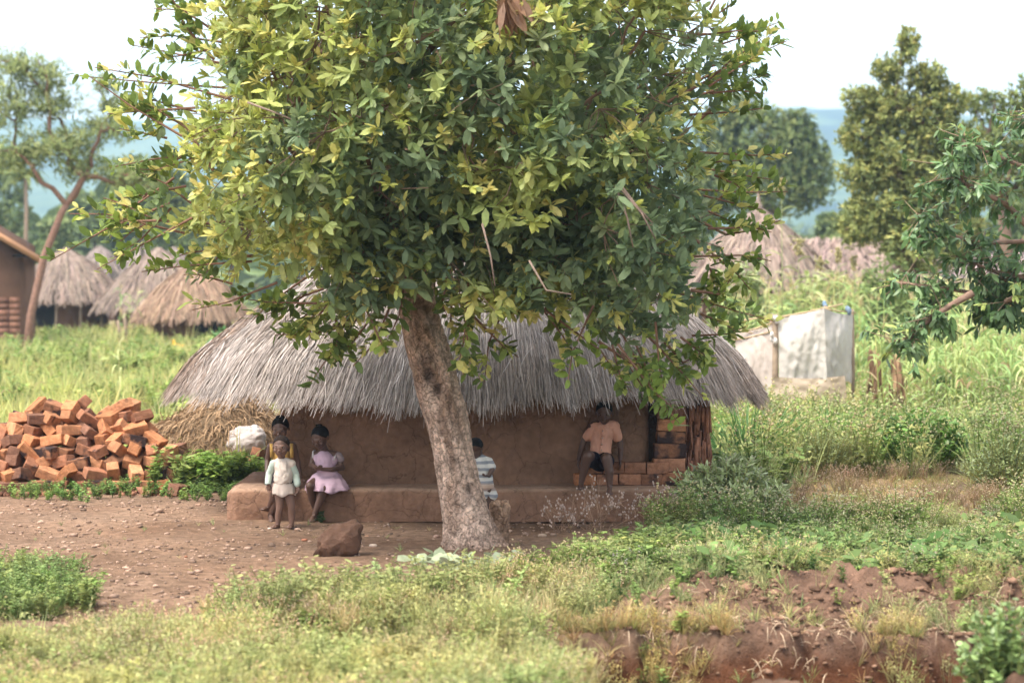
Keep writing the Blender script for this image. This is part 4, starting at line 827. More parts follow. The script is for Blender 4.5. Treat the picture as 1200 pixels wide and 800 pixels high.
# ------------------------------------------------------------------ tarpaulin enclosure
def screen():
    Y = 38.0; sc = F / Y; c = P(930, 480, Y); root = empty('tarpaulin_screen', (c.x, Y, 0), 'white tarpaulin washing screen on rough poles right of the hut', 'shelter')
    def pt(px, py, dy=0): return P(px, py, Y + dy)
    pol = MB
    for (a, b, r, nm) in (((905, 515, 0), (909, 368, 0), .055, 'post'), ((902, 515, .3), (904, 372, .3), .035, 'post'), ((998, 515, .2), (999, 362, .2), .03, 'post'), ((966, 515, .0), (967, 358, -.2), .028, 'post'), ((838, 515, 1.3), (840, 382, 1.3), .035, 'post')):
        m = MB(); p0, p1 = pt(*a[:2], a[2]), pt(*b[:2], b[2]); tube(m, [p0, p0.lerp(p1, .5) + Vector((.02, 0, 0)), p1], [r, r * .95, r * .8], 8, (1, 1, 1)); m.build(nm, M_pole, root, smooth=True)
    for (a, b, r) in (((842, 378, 1.2), (910, 369, 0), .016), ((868, 389, .6), (906, 378, 0), .014), ((855, 399, .9), (905, 388, 0), .014), ((900, 374, 0), (988, 356, -.3), .018), ((962, 361, -.4), (1003, 366, .2), .014), ((862, 386, .7), (900, 392, .2), .012)):
        m = MB(); p0, p1 = pt(*a[:2], a[2]), pt(*b[:2], b[2]); tube(m, [p0, p0.lerp(p1, .5) + Vector((0, 0, -.015)), p1], [r, r, r * .8], 6); m.build('rail', vc('rail_wood', .8, 0, .4, 9, .1, flat=(.45, .33, .2)), root, smooth=True)
    def sheet(nm, tl, tr, br, bl, col, sag=.1, nx=40, ny=34, wr=.05, label=None):
        m = MB(); V = []; TL, TR, BR_, BL = [np.array(pt(*k)) for k in (tl, tr, br, bl)]
        for j in range(ny + 1):
            for i in range(nx + 1):
                u, v = i / nx, j / ny; p = (TL * (1 - u) + TR * u) * (1 - v) + (BL * (1 - u) + BR_ * u) * v
                f = math.sin((u * .8 + v * 1.1) * 5 + math.sin(v * 3) * 1.4) * .6 + math.sin((u - v * .7) * 8 + u * 3) * .3 + .15 * math.sin(u * 31 + v * 9)
                p = p + np.array([0, 1, 0]) * (wr * 1.2 * f * (1 - abs(2 * u - 1)**4) - sag * math.sin(PI * u) * math.sin(PI * v) + (float(fbm(u * 9, v * 9 + 3)) - .5) * .07)
                p[2] -= .06 * math.sin(PI * u) * (1 - v) * .6 + (float(fbm(u * 6, 3.)) - .5) * .1 * v
                V.append(tuple(p))
        n = nx + 1; q = [(j * n + i, j * n + i + 1, (j + 1) * n + i + 1, (j + 1) * n + i) for j in range(ny) for i in range(nx)]
        m.add(V, q, None, col); o = m.build(nm, M_tarp, root, smooth=True)
        if label: o['label'] = label
    sheet('tarpaulin', (912, 370, -.05), (966, 361, -.42), (969, 444, -.4), (913, 450, -.05), (.55, .50, .44), label='cream white tarpaulin front with diagonal folds')
    sheet('tarpaulin', (966, 361, -.42), (1000, 368, .2), (999, 450, .22), (968, 444, -.40), (.52, .47, .42), wr=.04, label='white tarpaulin side face turned away')
    sheet('tarpaulin', (906, 441, -.12), (990, 440, -.5), (996, 505, -.42), (900, 512, -.1), (.40, .31, .22), wr=.03, sag=.05, label='tan lower sheet hanging below the white one')
    sheet('tarpaulin', (862, 386, .8), (905, 381, .04), (905, 470, .04), (862, 470, .8), (.50, .42, .36), wr=.04, label='dull beige sheet left of the post')
    for (px, py, c_) in ((908, 374, (.6, .55, .5)), (906, 396, (.62, .57, .52)), (967, 360, (.2, .28, .36)), (996, 366, (.2, .26, .33))):
        m = MB(); p = pt(px, py, -.08)
        for i in range(5): ellipsoid(m, p + Vector((random.gauss(0, .02), random.gauss(0, .02), random.gauss(0, .035))), (.035, .03, .05), n=8, m=6, col=c_)
        m.build('knotted_rag', M_cloth, root, smooth=True)
screen()
# ------------------------------------------------------------------ shrubs and plants beside the hut
def shrub(name, label, px, py, Y, wpx, hpx, nst, nlf, L, W, col, mat=None, var=.25, flower=None, cat='shrub', dens=1, up=.4, group=None, hang=0.):
    sc = F / Y; p = P(px, py, Y); w = wpx / sc; h = hpx / sc; org = (p.x, Y, gz(p.x, Y)); root = empty(name, org, label, cat, group); mb = MB(); sm = MB()
    for k in range(nst):
        a = rng.uniform(0, 2 * PI); rr = rng.random()**.5; top = np.array([math.cos(a) * rr * w * .5, math.sin(a) * rr * w * .4, h * (1 - .55 * rr**2) * rng.uniform(.7, 1.02)])
        bs = top * [.25, .25, 0]; mid = (bs + top) / 2 + rng.normal(0, .03 * h, 3)
        tube(sm, [tuple(bs + org), tuple(mid + org), tuple(top + org)], [.008, .006, .003], 4, np.array(col) * [1.1, .9, .8], cap=False)
        t = rng.uniform(.1, 1, nlf)**.6; b = bs * (1 - t[:, None]) + top * t[:, None] + rng.normal(0, .02 * h, (nlf, 3)) + np.array(org)
        d = rng.normal(0, 1, (nlf, 3)); d[:, 2] = rng.uniform(up - .5, up + .7, nlf) - hang
        leaves(mb, b, d, np.tile([0, 0, 1.], (nlf, 1)) + rng.normal(0, .35, (nlf, 3)), L * rng.uniform(.6, 1.1, nlf), W * rng.uniform(.7, 1.1, nlf), np.array(col) * (1 + rng.uniform(-var, var)) * (1 + rng.uniform(-var, var, (nlf, 1))))
        if flower is not None:
            for _ in range(3): ellipsoid(mb, top + org + rng.normal(0, .03, 3), [.009] * 3, n=5, m=4, col=flower)
    sm.build('stem', M_limb, root); mb.build('foliage', mat or M_leafm, root); return root
shrub('sage_shrub', 'grey-green leafy shrub in front of the right end of the earth bench', 852, 600, 23.9, 145, 82, 150, 24, .13, .034, (.36, .42, .19), up=.5, flower=(.4, .38, .25))
shrub('leafy_bush', 'bright green low bush beyond the dry patch, right of the grass clumps', 1082, 552, 30.5, 130, 75, 120, 26, .09, .045, (.13, .24, .045), flower=(.5, .5, .2))
shrub('fine_bush', 'rounded feathery olive bush just left of the bright green bush', 965, 562, 29.5, 105, 68, 160, 26, .05, .012, (.23, .27, .10))
shrub('leafy_bush', 'pale green rounded bush at the right edge behind the dry patch', 1180, 590, 27.5, 120, 70, 120, 24, .06, .02, (.24, .29, .11))
shrub('broadleaf_bush', 'dark broadleaf bush at the field edge, right of the dried stalks', 1102, 478, 42, 55, 60, 60, 22, .16, .08, (.12, .2, .07))
shrub('hedge_shrub', 'pale green tall shrub in front of the pointed grey hut roof', 868, 368, 58, 85, 158, 130, 24, .22, .09, (.27, .33, .12))
shrub('hedge_shrub', 'yellow-green shrub between the tarpaulin screen and the long hut', 962, 366, 60, 110, 138, 130, 24, .22, .09, (.30, .35, .12))
shrub('hedge_shrub', 'dense green shrub below the tall rounded olive tree', 1040, 372, 58, 100, 165, 130, 24, .22, .09, (.24, .31, .11))
shrub('low_bush', 'mid green low bush just left of the bright green bush by the field edge', 1030, 520, 34, 80, 56, 90, 22, .08, .035, (.20, .30, .09))
shrub('low_bush', 'pale green bush at the right picture edge below the maize', 1165, 530, 33, 110, 66, 110, 22, .08, .03, (.26, .33, .12))
shrub('corner_weed', 'tall pale small-leaved weed filling the bottom right corner', 1180, 818, 14.2, 130, 125, 70, 22, .065, .04, (.26, .36, .13), up=.5)
shrub('trench_weed', 'small rounded-leaf weed growing up from the trench at its left half', 855, 812, 15.0, 42, 62, 9, 12, .075, .05, (.26, .36, .13))
shrub('trench_weed', 'thin upright weed in the trench, right of the rounded-leaf weed', 1010, 806, 15.2, 26, 66, 5, 12, .07, .045, (.27, .33, .14))
shrub('bush_by_far_hut', 'bright green leafy bush against the far hut, left of the big thatch', 262, 400, 60, 55, 62, 60, 26, .2, .1, (.11, .22, .06))
shrub('bench_weed', 'tiny leafy weed at the foot of the bench by the seated girl\'s feet', 376, 611, 24.0, 12, 13, 6, 8, .05, .035, (.08, .13, .05))
def dead_weed(px, py, Y, wpx, hpx, n, label):
    sc = F / Y; p = P(px, py, Y); org = np.array([p.x, Y, gz(p.x, Y)]); mb = MB()
    def br(a, d, L, lv):
        b = a + d * L; m = (a + b) / 2 + rng.normal(0, .05 * L, 3); tube(mb, [tuple(a), tuple(m), tuple(b)], [.004 / (lv * .5 + 1), .0035 / (lv * .5 + 1), .002], 4, np.array([.42, .27, .18]) * random.uniform(.7, 1.2), cap=False)
        if lv >= 3:
            ellipsoid(mb, b, [.009, .009, .012], n=5, m=4, col=np.array([.58, .44, .36]) * random.uniform(.7, 1.1)); return
        for _ in range(3):
            q = a + (b - a) * random.uniform(.45, 1); br(q, nrm(d + rng.normal(0, .45, 3)), L * .5, lv + 1)
    for _ in range(n):
        d = nrm(np.array([random.gauss(0, .55) * wpx / 100, random.gauss(0, .3), 1.])); br(org + [random.uniform(-.12, .12) * wpx / sc, random.uniform(-.15, .15), 0], d, hpx / sc * .55 * random.uniform(.6, 1.1), 1)
    o = mb.build('dead_weed', M_straw, org=tuple(org)); tag(o, label, 'weed')
dead_weed(700, 622, 23.2, 110, 78, 16, 'dry brown branching weed before the bench below the seated boy')
dead_weed(760, 618, 23.5, 100, 72, 18, 'dense dry brown weed before the bench, beside the grey-green shrub')
dead_weed(660, 620, 23.3, 90, 40, 12, 'low dry weed left of the two taller dead weeds')
def clump_grass(label, px, py, Y, wpx, hpx, n, col, name='grass_clump', up=.7, wd=.022):
    sc = F / Y; p = P(px, py, Y); org = np.array([p.x, Y, gz(p.x, Y)]); mb = MB(); a = rng.uniform(0, 2 * PI, n); r = rng.random(n)**.5
    b = org + np.stack([np.cos(a) * r * wpx / sc * .32, np.sin(a) * r * wpx / sc * .25, 0 * a], -1); d = np.stack([np.cos(a) * r * up, np.sin(a) * r * up, np.ones(n)], -1) + rng.normal(0, .12, (n, 3))
    blades(mb, b, d, hpx / sc * rng.uniform(.6, 1.25, n), wd, np.array(col) * rng.uniform(.65, 1.3, (n, 1)), rng.uniform(.5, 1.6, n), 6, np.array(col) * 1.5); o = mb.build(name, M_maize, org=tuple(org)); tag(o, label, 'grass clump')
clump_grass('tall dark green arching grass clump right behind the hut corner', 876, 540, 30, 100, 84, 420, (.075, .16, .045))
clump_grass('dark green grass clump in front of the tarpaulin screen', 978, 520, 33, 60, 62, 240, (.085, .18, .05))
clump_grass('small pale grass tuft beside the tarpaulin screen, left of the dark clump', 915, 520, 32, 50, 40, 140, (.17, .26, .08))
def dry_stalk(px, Y, top, bot, label):
    mb = MB(); a, b = P(px, bot, Y), P(px + random.uniform(-3, 3), top, Y); tube(mb, [(a.x, Y, 0), (a + b) / 2, b], [.02, .018, .012], 6, (.35, .22, .13))
    n = 46; t = rng.uniform(.25, 1, n); B = np.array(a)[None] * (1 - t[:, None]) + np.array(b)[None] * t[:, None]; B = B + rng.normal(0, .07, (n, 3)); d = rng.normal(0, .12, (n, 3)); d[:, 2] = -1
    blades(mb, B, d, rng.uniform(.2, .5, n), .06, np.array([.33, .2, .12]) * rng.uniform(.6, 1.3, (n, 1)), .4, 4); o = mb.build('dried_stalk', M_straw, org=(a.x, Y, 0)); tag(o, label, 'dried stalk')
dry_stalk(1027, 38.5, 405, 480, 'slim dried brown stalk nearest the tarpaulin screen'); dry_stalk(1053, 38, 415, 482, 'thick drooping bundle of dried brown leaves below the mango branch')
# ------------------------------------------------------------------ maize
MZ = []
MZC = [(.27, .38, .12), (.32, .42, .14), (.23, .35, .12), (.36, .42, .15), (.40, .43, .18)]
for i in range(7): MZ.append(T_maize(2.1 * random.uniform(.85, 1.1), MZC[i % 5], .04 + .05 * (i % 3)))
MZM = []
for v, q, t, c in MZ:
    mb = MB(); mb.add(v, q, t, c); MZM.append(mb.mesh('maize_plant', M_maize))
def maize():
    k = 0; rows = []
    while len(rows) < 190:
        Y = random.uniform(37, 64); px = random.uniform(955, 1290) if Y > 46 else random.uniform(1010, 1290)
        if Y < 46 and px < 1100 and random.random() < .6: continue
        rows.append((px, Y))
    rows += [(random.uniform(1005, 1290), random.uniform(36.5, 46)) for _ in range(60)] + [(random.uniform(850, 1010), random.uniform(48, 62)) for _ in range(30)]; rows = rows[:]
    rows += [(1015, 43), (870, 47), (905, 46), (922, 45), (945, 47), (990, 45), (860, 49)]
    for px, Y in rows:
        X = GX(px, Y); o = bpy.data.objects.new('maize_plant', MZM[random.randrange(7)]); o.location = (X, Y, gz(X, Y)); s = random.uniform(.85, 1.1) * (1 if Y > 44 else .8); o.scale = (s * 1.1, s * 1.1, s); o.rotation_euler = (random.gauss(0, .05), random.gauss(0, .05), random.uniform(0, 6.28)); COL.objects.link(o)
        tag(o, 'tall green maize plant standing in the field behind the scrub on the right', 'maize plant', 'maize plants in the right-hand field')
    n = 2600; Y = rng.uniform(62, 125, n); px = rng.uniform(850, 1420, n); X = (px - 600) / F * Y; pos = np.stack([X, Y, hgt(X, Y)], -1)
    mb = MB(); scatter(mb, MZ, pos, rng.uniform(.85, 1.15, n), rng.uniform(0, 6, n), np.array([1.1, 1.05, 1.0]), .06)
    tag(mb.build('maize_field', M_maize), 'pale green maize field stretching back to the far huts', 'maize field', kind='stuff')
    for i, (px, Y, s) in enumerate(((30, 50, .55), (52, 44, .6), (12, 40, .5), (118, 46, .5), (140, 41, .62), (150, 43, .5), (88, 52, .5), (168, 52, .45), (60, 38, .45), (22, 58, .6))):
        X = GX(px, Y); o = bpy.data.objects.new('maize_plant', MZM[i % 7]); o.location = (X, Y, gz(X, Y)); o.scale = (s, s, s); o.rotation_euler = (0, 0, i * 1.3); COL.objects.link(o); tag(o, 'young maize plant among the weeds behind the brick heap', 'maize plant', 'young maize behind the brick heap')
    for i, (px, Y, s) in enumerate(((232, 92, 1.2), (150, 78, 1.1), (140, 86, 1.3), (160, 90, 1.2), (270, 100, 1.3), (256, 104, 1.3), (300, 90, 1.2))):
        X = GX(px, Y); o = bpy.data.objects.new('maize_plant', MZM[i % 7]); o.location = (X, Y, gz(X, Y)); o.scale = (s, s, s * .9); o.rotation_euler = (0, 0, i * 1.7); COL.objects.link(o); tag(o, 'tall maize plant between the far huts on the left', 'maize plant', 'maize between the far huts')
    # tall sorghum heads standing over the field
    for i, (px, Y, top) in enumerate(((915, 52, 210), (982, 56, 290), (1000, 60, 300), (960, 58, 300), (935, 54, 280))):
        X = GX(px, Y); h = P(px, top, Y).z; mb = MB(); tube(mb, [(X, Y, 0), (X + .03, Y, h * .5), (X, Y, h)], [.018, .014, .006], 5, (.3, .32, .14))
        n = 9; t = np.linspace(.3, .85, n); a = np.arange(n) * PI + rng.normal(0, .4, n); blades(mb, np.stack([X + 0 * t, Y + 0 * t, h * t], -1), np.stack([np.cos(a), np.sin(a), 1.2 + 0 * a], -1), .75, .06, np.array([.3, .34, .13]), 1.8, 6)
        n = 50; t = rng.random(n); b = np.stack([X + rng.normal(0, .05, n), Y + rng.normal(0, .05, n), h - .35 * t], -1)
        for q_ in b: ellipsoid(mb, q_, [.025, .025, .035], n=5, m=4, col=(.42, .36, .16))
        o = mb.build('sorghum_plant', M_maize, org=(X, Y, 0)); tag(o, ['tallest sorghum plant, its seed head above the pointed hut roof', 'sorghum plant with drooping head, second from the right of the five', 'rightmost sorghum plant by the big round tree', 'middle sorghum plant over the long thatch roof', 'sorghum plant just right of the tallest one'][i], 'sorghum plant')
maize()
# ------------------------------------------------------------------ far huts
def cone_hut(label, px, Y, r, z_eave, z_top, wall_r, name='round_hut', door=None, finial=False, col=(.30, .245, .235), n=3600, eave_drop=.25, mounded=.22, group=None, ridge_len=0.0, pole=False):
    X = GX(px, Y); g = gz(X, Y); org = Vector((X, Y, g)); root = empty(name, org, label, 'hut', group)
    def S(t, v):
        x = ridge_len * np.clip(np.cos(t) * 1.3, -1, 1) + np.cos(t) * r * v; y = np.sin(t) * r * v; z = z_top - (z_top - z_eave) * v + mounded * np.sin(np.clip(v, 0, 1) * PI) - .2 * np.maximum(v - .95, 0) * 3
        return np.stack([x + X, y + Y, z + g], -1)
    w = MB(); m = 40; zs = [0, .4, .9, z_eave + .5]; V = []
    for z in zs:
        for j in range(m): a = 2 * PI * j / m; V.append((X + (wall_r + ridge_len) * math.cos(a), Y + wall_r * math.sin(a), g + z - .1))
    w.add(V, [(i * m + j, i * m + (j + 1) % m, (i + 1) * m + (j + 1) % m, (i + 1) * m + j) for i in range(3) for j in range(m)]); w.build('wall', M_mudfar, root, smooth=True)
    if door is not None:
        d = MB(); a = -PI / 2 + door; box(d, (X + (wall_r + ridge_len) * math.cos(a) * 1.0, Y + wall_r * math.sin(a), g + .75), (.9, .1, 1.5), rz=door, col=(1, 1, 1)); d.build('door', M_dark, root)
    rb = MB(); k, nv = 60, 8; T = np.linspace(0, 2 * PI, k, endpoint=False); TT, VV = np.meshgrid(T, np.linspace(0, 1, nv), indexing='ij'); p = S(TT.ravel(), VV.ravel()) - [0, 0, .04]
    i = np.arange(k)[:, None]; j = np.arange(nv - 1)[None]; rb.add(p, np.stack([i * nv + j, i * nv + j + 1, ((i + 1) % k) * nv + j + 1, ((i + 1) % k) * nv + j], -1).reshape(-1, 4)); b = rb.build('roof', M_thatchbase, root, smooth=True)
    st = MB(); cf = lambda p, n: np.array(col) * (.55 + .8 * rng.random((n, 1))) * (1 + rng.uniform(-.05, .05, (n, 3)))
    strands(st, S, n, 1.0, 0, .05, cf, lift=.1, mess=.05, slopelen=math.hypot(r, z_top - z_eave), seg=3, tail=1.07)
    s_ = st.build('thatch', M_thatch, b, org=org); s_.matrix_parent_inverse = Matrix.Identity(4)
    if finial:
        f = MB(); tube(f, [(X, Y, g + z_top - .15), (X, Y, g + z_top + .15), (X, Y, g + z_top + .22), (X, Y, g + z_top + .55)], [.2, .13, .07, .02], 10, np.array(col) * .8); f.build('finial', M_thatch, root)
    if pole:
        for q_ in range(7):
            a = -PI * .92 + q_ * PI * .84 / 6; pm = MB(); tube(pm, [(X + r * .88 * math.cos(a) * (1), Y + r * .88 * math.sin(a), g - .05), (X + r * .86 * math.cos(a), Y + r * .86 * math.sin(a), g + z_eave * 1.02)], [.06, .05], 6); pm.build('post', M_pole, root)
    return root
GH = (.30, .225, .18); GP = (.36, .29, .25)
cone_hut('far round hut with veranda posts behind the thin red-stemmed tree', 78, 98, 2.5, 1.7, 3.7, 1.7, col=GH, pole=True, door=-.3)
cone_hut('far hut whose shaggy thatch hides a dark doorway, next to the yellow can', 226, 84, 2.0, 1.2, 2.95, 1.35, col=(.33, .22, .15), door=.5)
cone_hut('far grey thatched hut half hidden behind the shaggy brown-roofed one', 186, 96, 2.5, 1.4, 3.7, 1.7, col=GH)
cone_hut('pale distant hut seen between the two nearer left huts', 118, 150, 2.6, 1.9, 4.6, 1.8, col=GP, n=1200)
cone_hut('pale distant hut right of the thin tree, farther than its neighbour', 165, 165, 2.9, 2.0, 4.9, 1.9, col=GP, n=1200)
cone_hut('distant hut roof peeping out left of the big tree\'s lowest left leaves', 205, 155, 2.6, 1.8, 4.6, 1.8, col=GP, n=1200)
cone_hut('pointed grey hut with a finial right of the big tree', 888, 74, 2.6, 2.2, 4.6, 1.7, col=GH, finial=True)
cone_hut('long thatched hut half hidden under the tall round tree on the right', 985, 84, 2.6, 1.7, 3.9, 1.9, name='long_hut', col=(.33, .24, .20), ridge_len=2.0, n=5200)
cone_hut('pinkish thatched hut at the field\'s far edge behind the mango branch', 1120, 110, 2.8, 1.7, 3.7, 2, name='long_hut', col=(.38, .29, .27), ridge_len=3.0, n=4000)
def brick_house():
    Y = 78; c = P(-38, 400, Y); root = empty('brick_house', (c.x, Y, gz(c.x, Y)), 'mud brick house with a rust-edged sloping roof at the left edge', 'house')
    w = MB(); x1 = GX(24, Y); x0 = x1 - 3.6; za = P(24, 286, Y).z; zb = P(-106, 209, Y).z; V = [(x0, Y, -.1), (x1, Y, -.1), (x1, Y, za), (x0, Y, zb)]; V += [(v[0] - .3, v[1] + 4, v[2]) for v in V]
    w.add(V, [(0,1,2,3), (5,4,7,6), (1,5,6,2), (4,0,3,7), (3,2,6,7)]); w.build('wall', M_mudfar, root)
    b = MB(); 
    for i in range(9):
        for j in range(5): box(b, (x1 - .17 - .0 * i, Y - .03, .2 + i * .2), (.33, .06, .18), col=np.array([.24, .12, .08]) * random.uniform(.7, 1.2)) if j == 0 else box(b, (x1 - .17 - .37 * j, Y - .03, .2 + i * .2), (.35, .06, .18), col=np.array([.22, .11, .075]) * random.uniform(.6, 1.2))
    b.build('brickwork', M_brick, root)
    r = MB(); p0 = P(-70, 232, Y - .5); p1 = P(50, 303, Y - .5); n = 12
    for i in range(n):
        for s in (0,): pass
    d = (p1 - p0); th = Vector((0, 0, .1))
    b0, b1 = P(-78, 236, Y + 4.5), P(44, 305, Y + 4.5); V = [p0, p1, b1, b0, p0 - th, p1 - th, b1 - th, b0 - th]
    r.add([tuple(v) for v in V], [(0,1,2,3),(7,6,5,4),(4,5,1,0),(5,6,2,1),(6,7,3,2),(7,4,0,3)], None, (.3, .2, .16)); r.build('roof', vc('shaded_roof_iron', .6, 0, .5, 2, .3, flat=(.06, .05, .05)), root)  # roof colour darkened to imitate the shade under its edge
    so_ = MB(); box(so_, tuple(P(34, 300, Y + 1.2)), (.55, 2.6, .06)); so_.build('soffit_shade', M_dark, root)  # near-black board standing in for shade below the roof overhang
    f = MB(); a = p0 - Vector((0, .03, .07)); b_ = p1 - Vector((0, .03, .07)); V = [a + Vector((0, 0, .1)), b_ + Vector((0, 0, .1)), b_ - Vector((0, 0, .12)), a - Vector((0, 0, .12))]; V += [v + Vector((0, -.05, 0)) for v in V]
    f.add([tuple(v) for v in V], [(0,1,2,3),(7,6,5,4),(4,5,1,0),(5,6,2,1),(6,7,3,2),(7,4,0,3)]); f.build('fascia', vc('fascia', .6, 0, .4, 2, .2, flat=(.45, .24, .13)), root)
brick_house()
def can():
    Y = 72; p = P(207, 407, Y); mb = MB(); s = .17
    ellipsoid(mb, p, (.19, .13, .15), n=16, m=10); ellipsoid(mb, p + Vector((.12, 0, .02)), (.13, .12, .12), n=16, m=10); tube(mb, [p + Vector((-.08, 0, .12)), p + Vector((-.08, 0, .22))], [.04, .035], 8)
    o = mb.build('jerrycan', M_yellow, smooth=True, org=tuple(p)); tag(o, 'small bright yellow plastic can on the ground by the shaggy far hut', 'jerrycan')
can()
def far_posts():
    for i, (px, a, b, lb) in enumerate(((150, 405, 362, 'leaning wooden post between the two left far huts'), (143, 405, 375, 'short stick post just left of the leaning one'))):
        Y = 80; mb = MB(); tube(mb, [P(px, a + 5, Y), P(px - 5, b, Y)], [.07, .05], 6); o = mb.build('wooden_post', M_pole); tag(o, lb, 'post')
far_posts()
# ------------------------------------------------------------------ background trees
def W3(px, py, Y): return tuple(P(px, py, Y))
def blob(px, py, Y, rx, ry, rd=None):
    s = Y / F; return (W3(px, py, Y), (rx * s, (rd or (rx + ry) / 2) * s, ry * s))
def rt(Y, pts): return [(*W3(a, b, Y), r) if i else (W3(a, b, Y)[0], Y, -.1, r) for i, (a, b, r) in enumerate(pts)]
OL = [(.25, .30, .10), (.21, .26, .09), (.30, .34, .12), (.17, .22, .08)]
make_tree('thin open-crowned tree with forked reddish stem before the left far huts', 'thin_tree', rt(72, [(30, 430, .14), (36, 370, .12), (52, 300, .11), (72, 250, .10), (78, 240, .09)]), .14,
    [blob(45, 85, 72, 42, 28), blob(5, 120, 72, 40, 40), blob(60, 120, 72, 48, 26), blob(122, 98, 72, 22, 12), blob(128, 150, 72, 38, 24), blob(70, 170, 72, 60, 26), blob(160, 205, 72, 42, 28), blob(15, 75, 72, 30, 20), blob(132, 122, 72, 20, 14), blob(100, 200, 72, 40, 20), blob(20, 185, 72, 45, 24)], 1700, 90, (.24, .045), [(.30, .35, .13), (.25, .30, .11), (.36, .39, .16)], barkc=(.25, .14, .10), tip=.017, nl=8, shell=.1, spread=1.3, tw=.3, jit=.04)
def stem_limbs():
    pass
make_tree('tall rounded olive tree right of centre above the long hut', 'round_tree', rt(60, [(1062, 430, .3), (1060, 330, .28), (1065, 280, .25), (1075, 240, .22)]), .3,
    [blob(1064, 50, 60, 14, 22), blob(1040, 82, 60, 22, 20), blob(1085, 92, 60, 26, 22), blob(1008, 118, 60, 26, 20), blob(1048, 125, 60, 36, 30), blob(1112, 118, 60, 26, 20), blob(1090, 140, 60, 38, 30), blob(1010, 160, 60, 32, 28), blob(1055, 180, 60, 50, 36), blob(1125, 175, 60, 34, 34), blob(1015, 205, 60, 34, 28), blob(1090, 215, 60, 50, 38), blob(1045, 245, 60, 48, 34), blob(1140, 225, 60, 30, 30), blob(1010, 262, 60, 32, 30), blob(1080, 285, 60, 60, 36), blob(1125, 275, 60, 34, 34)], 8500, 110, (.155, .055), [(.30, .33, .11), (.25, .28, .095), (.35, .36, .12), (.19, .23, .085)], young=[(.5, .47, .16)], tip=.02, nl=7, shell=.35)
make_tree('airy tree behind the mango branch at the right edge', 'airy_tree', rt(66, [(1185, 430, .2), (1180, 300, .17), (1175, 240, .15)]), .2,
    [blob(1150, 120, 66, 28, 18), blob(1185, 125, 66, 26, 22), blob(1195, 160, 66, 40, 40), blob(1150, 165, 66, 30, 30), blob(1215, 110, 66, 30, 25), blob(1180, 210, 66, 40, 35), blob(1230, 170, 66, 50, 50)], 1600, 60, (.17, .065), OL, young=[(.3, .3, .1)], tip=.016, nl=7, shell=.3)
make_tree('broad dark green tree behind the hut with the finial', 'broad_tree', rt(125, [(905, 345, .5), (905, 290, .45), (900, 240, .4)]), .5,
    [blob(890, 160, 125, 45, 42), blob(850, 200, 125, 45, 45), blob(925, 180, 125, 42, 45), blob(945, 200, 125, 35, 40), blob(900, 215, 125, 70, 40), blob(870, 130, 125, 25, 22), blob(840, 150, 125, 28, 30), blob(820, 230, 125, 35, 35), blob(935, 150, 125, 22, 22)], 5000, 60, (.30, .12), [(.16, .21, .075), (.125, .175, .065), (.20, .245, .085), (.25, .28, .10)], tip=.03, nl=7)
k = 0
for (px, py, Y, rx, ry, lb) in ((165, 215, 150, 62, 40, 'broad soft green tree behind the thin tree, right of its fork'), (215, 245, 170, 55, 42, 'dark green tree just left of the big tree\'s hanging sprigs'), (-5, 200, 160, 48, 50, 'green tree at the far left edge behind the thin tree'), (55, 275, 150, 32, 22, 'low green tree behind the veranda hut'), (110, 245, 190, 42, 30, 'mid green tree between the thin tree\'s fork and the soft green tree'), (270, 240, 180, 50, 40, 'green tree mostly behind the big tree\'s left leaves'),
    (820, 270, 150, 45, 35, 'green tree behind the big tree\'s right leaves'), (1200, 260, 120, 60, 40, 'green tree at the right edge behind the mango branch'), (990, 262, 140, 40, 26, 'small pale tree just left of the tall rounded one'), (1000, 290, 100, 30, 20, 'bushy tree at the foot of the tall rounded olive tree')):
    make_tree(lb, 'distant_tree', rt(Y, [(px, 370, .16), (px + 2, 320, .14), (px, py + 10, .12)]), .16, [blob(px + random.uniform(-.5, .5) * rx, py + random.uniform(-.4, 1.1) * ry, Y, rx * random.uniform(.35, .6), ry * random.uniform(.4, .65)) for _ in range(7)], 900, 24, (.42, .2), [(.20, .26, .09), (.16, .215, .08), (.25, .295, .11)], tip=.02, barkc=(.10, .08, .06), nl=6, group='trees behind the village'); k += 1
def palm():
    Y = 120; X = GX(28, Y); root = empty('palm_tree', (X, Y, 0), 'small palm with ragged top at the far left behind the thin tree', 'palm'); m = MB(); top = P(30, 205, Y)
    tube(m, [(X, Y, 0), tuple(P(31, 250, Y)), tuple(top)], [.12, .10, .09], 8, (.3, .22, .16)); m.build('trunk', M_limb, root); c = MB(); n = 26; a = rng.uniform(0, 2 * PI, n)
    blades(c, np.tile(np.array(top), (n, 1)), np.stack([np.cos(a), np.sin(a), rng.uniform(-.1, 1.1, n)], -1), 1.5, .35, np.array([.2, .25, .09]) * rng.uniform(.7, 1.2, (n, 1)), 1.2, 5); c.build('crown', M_far, root)
palm()
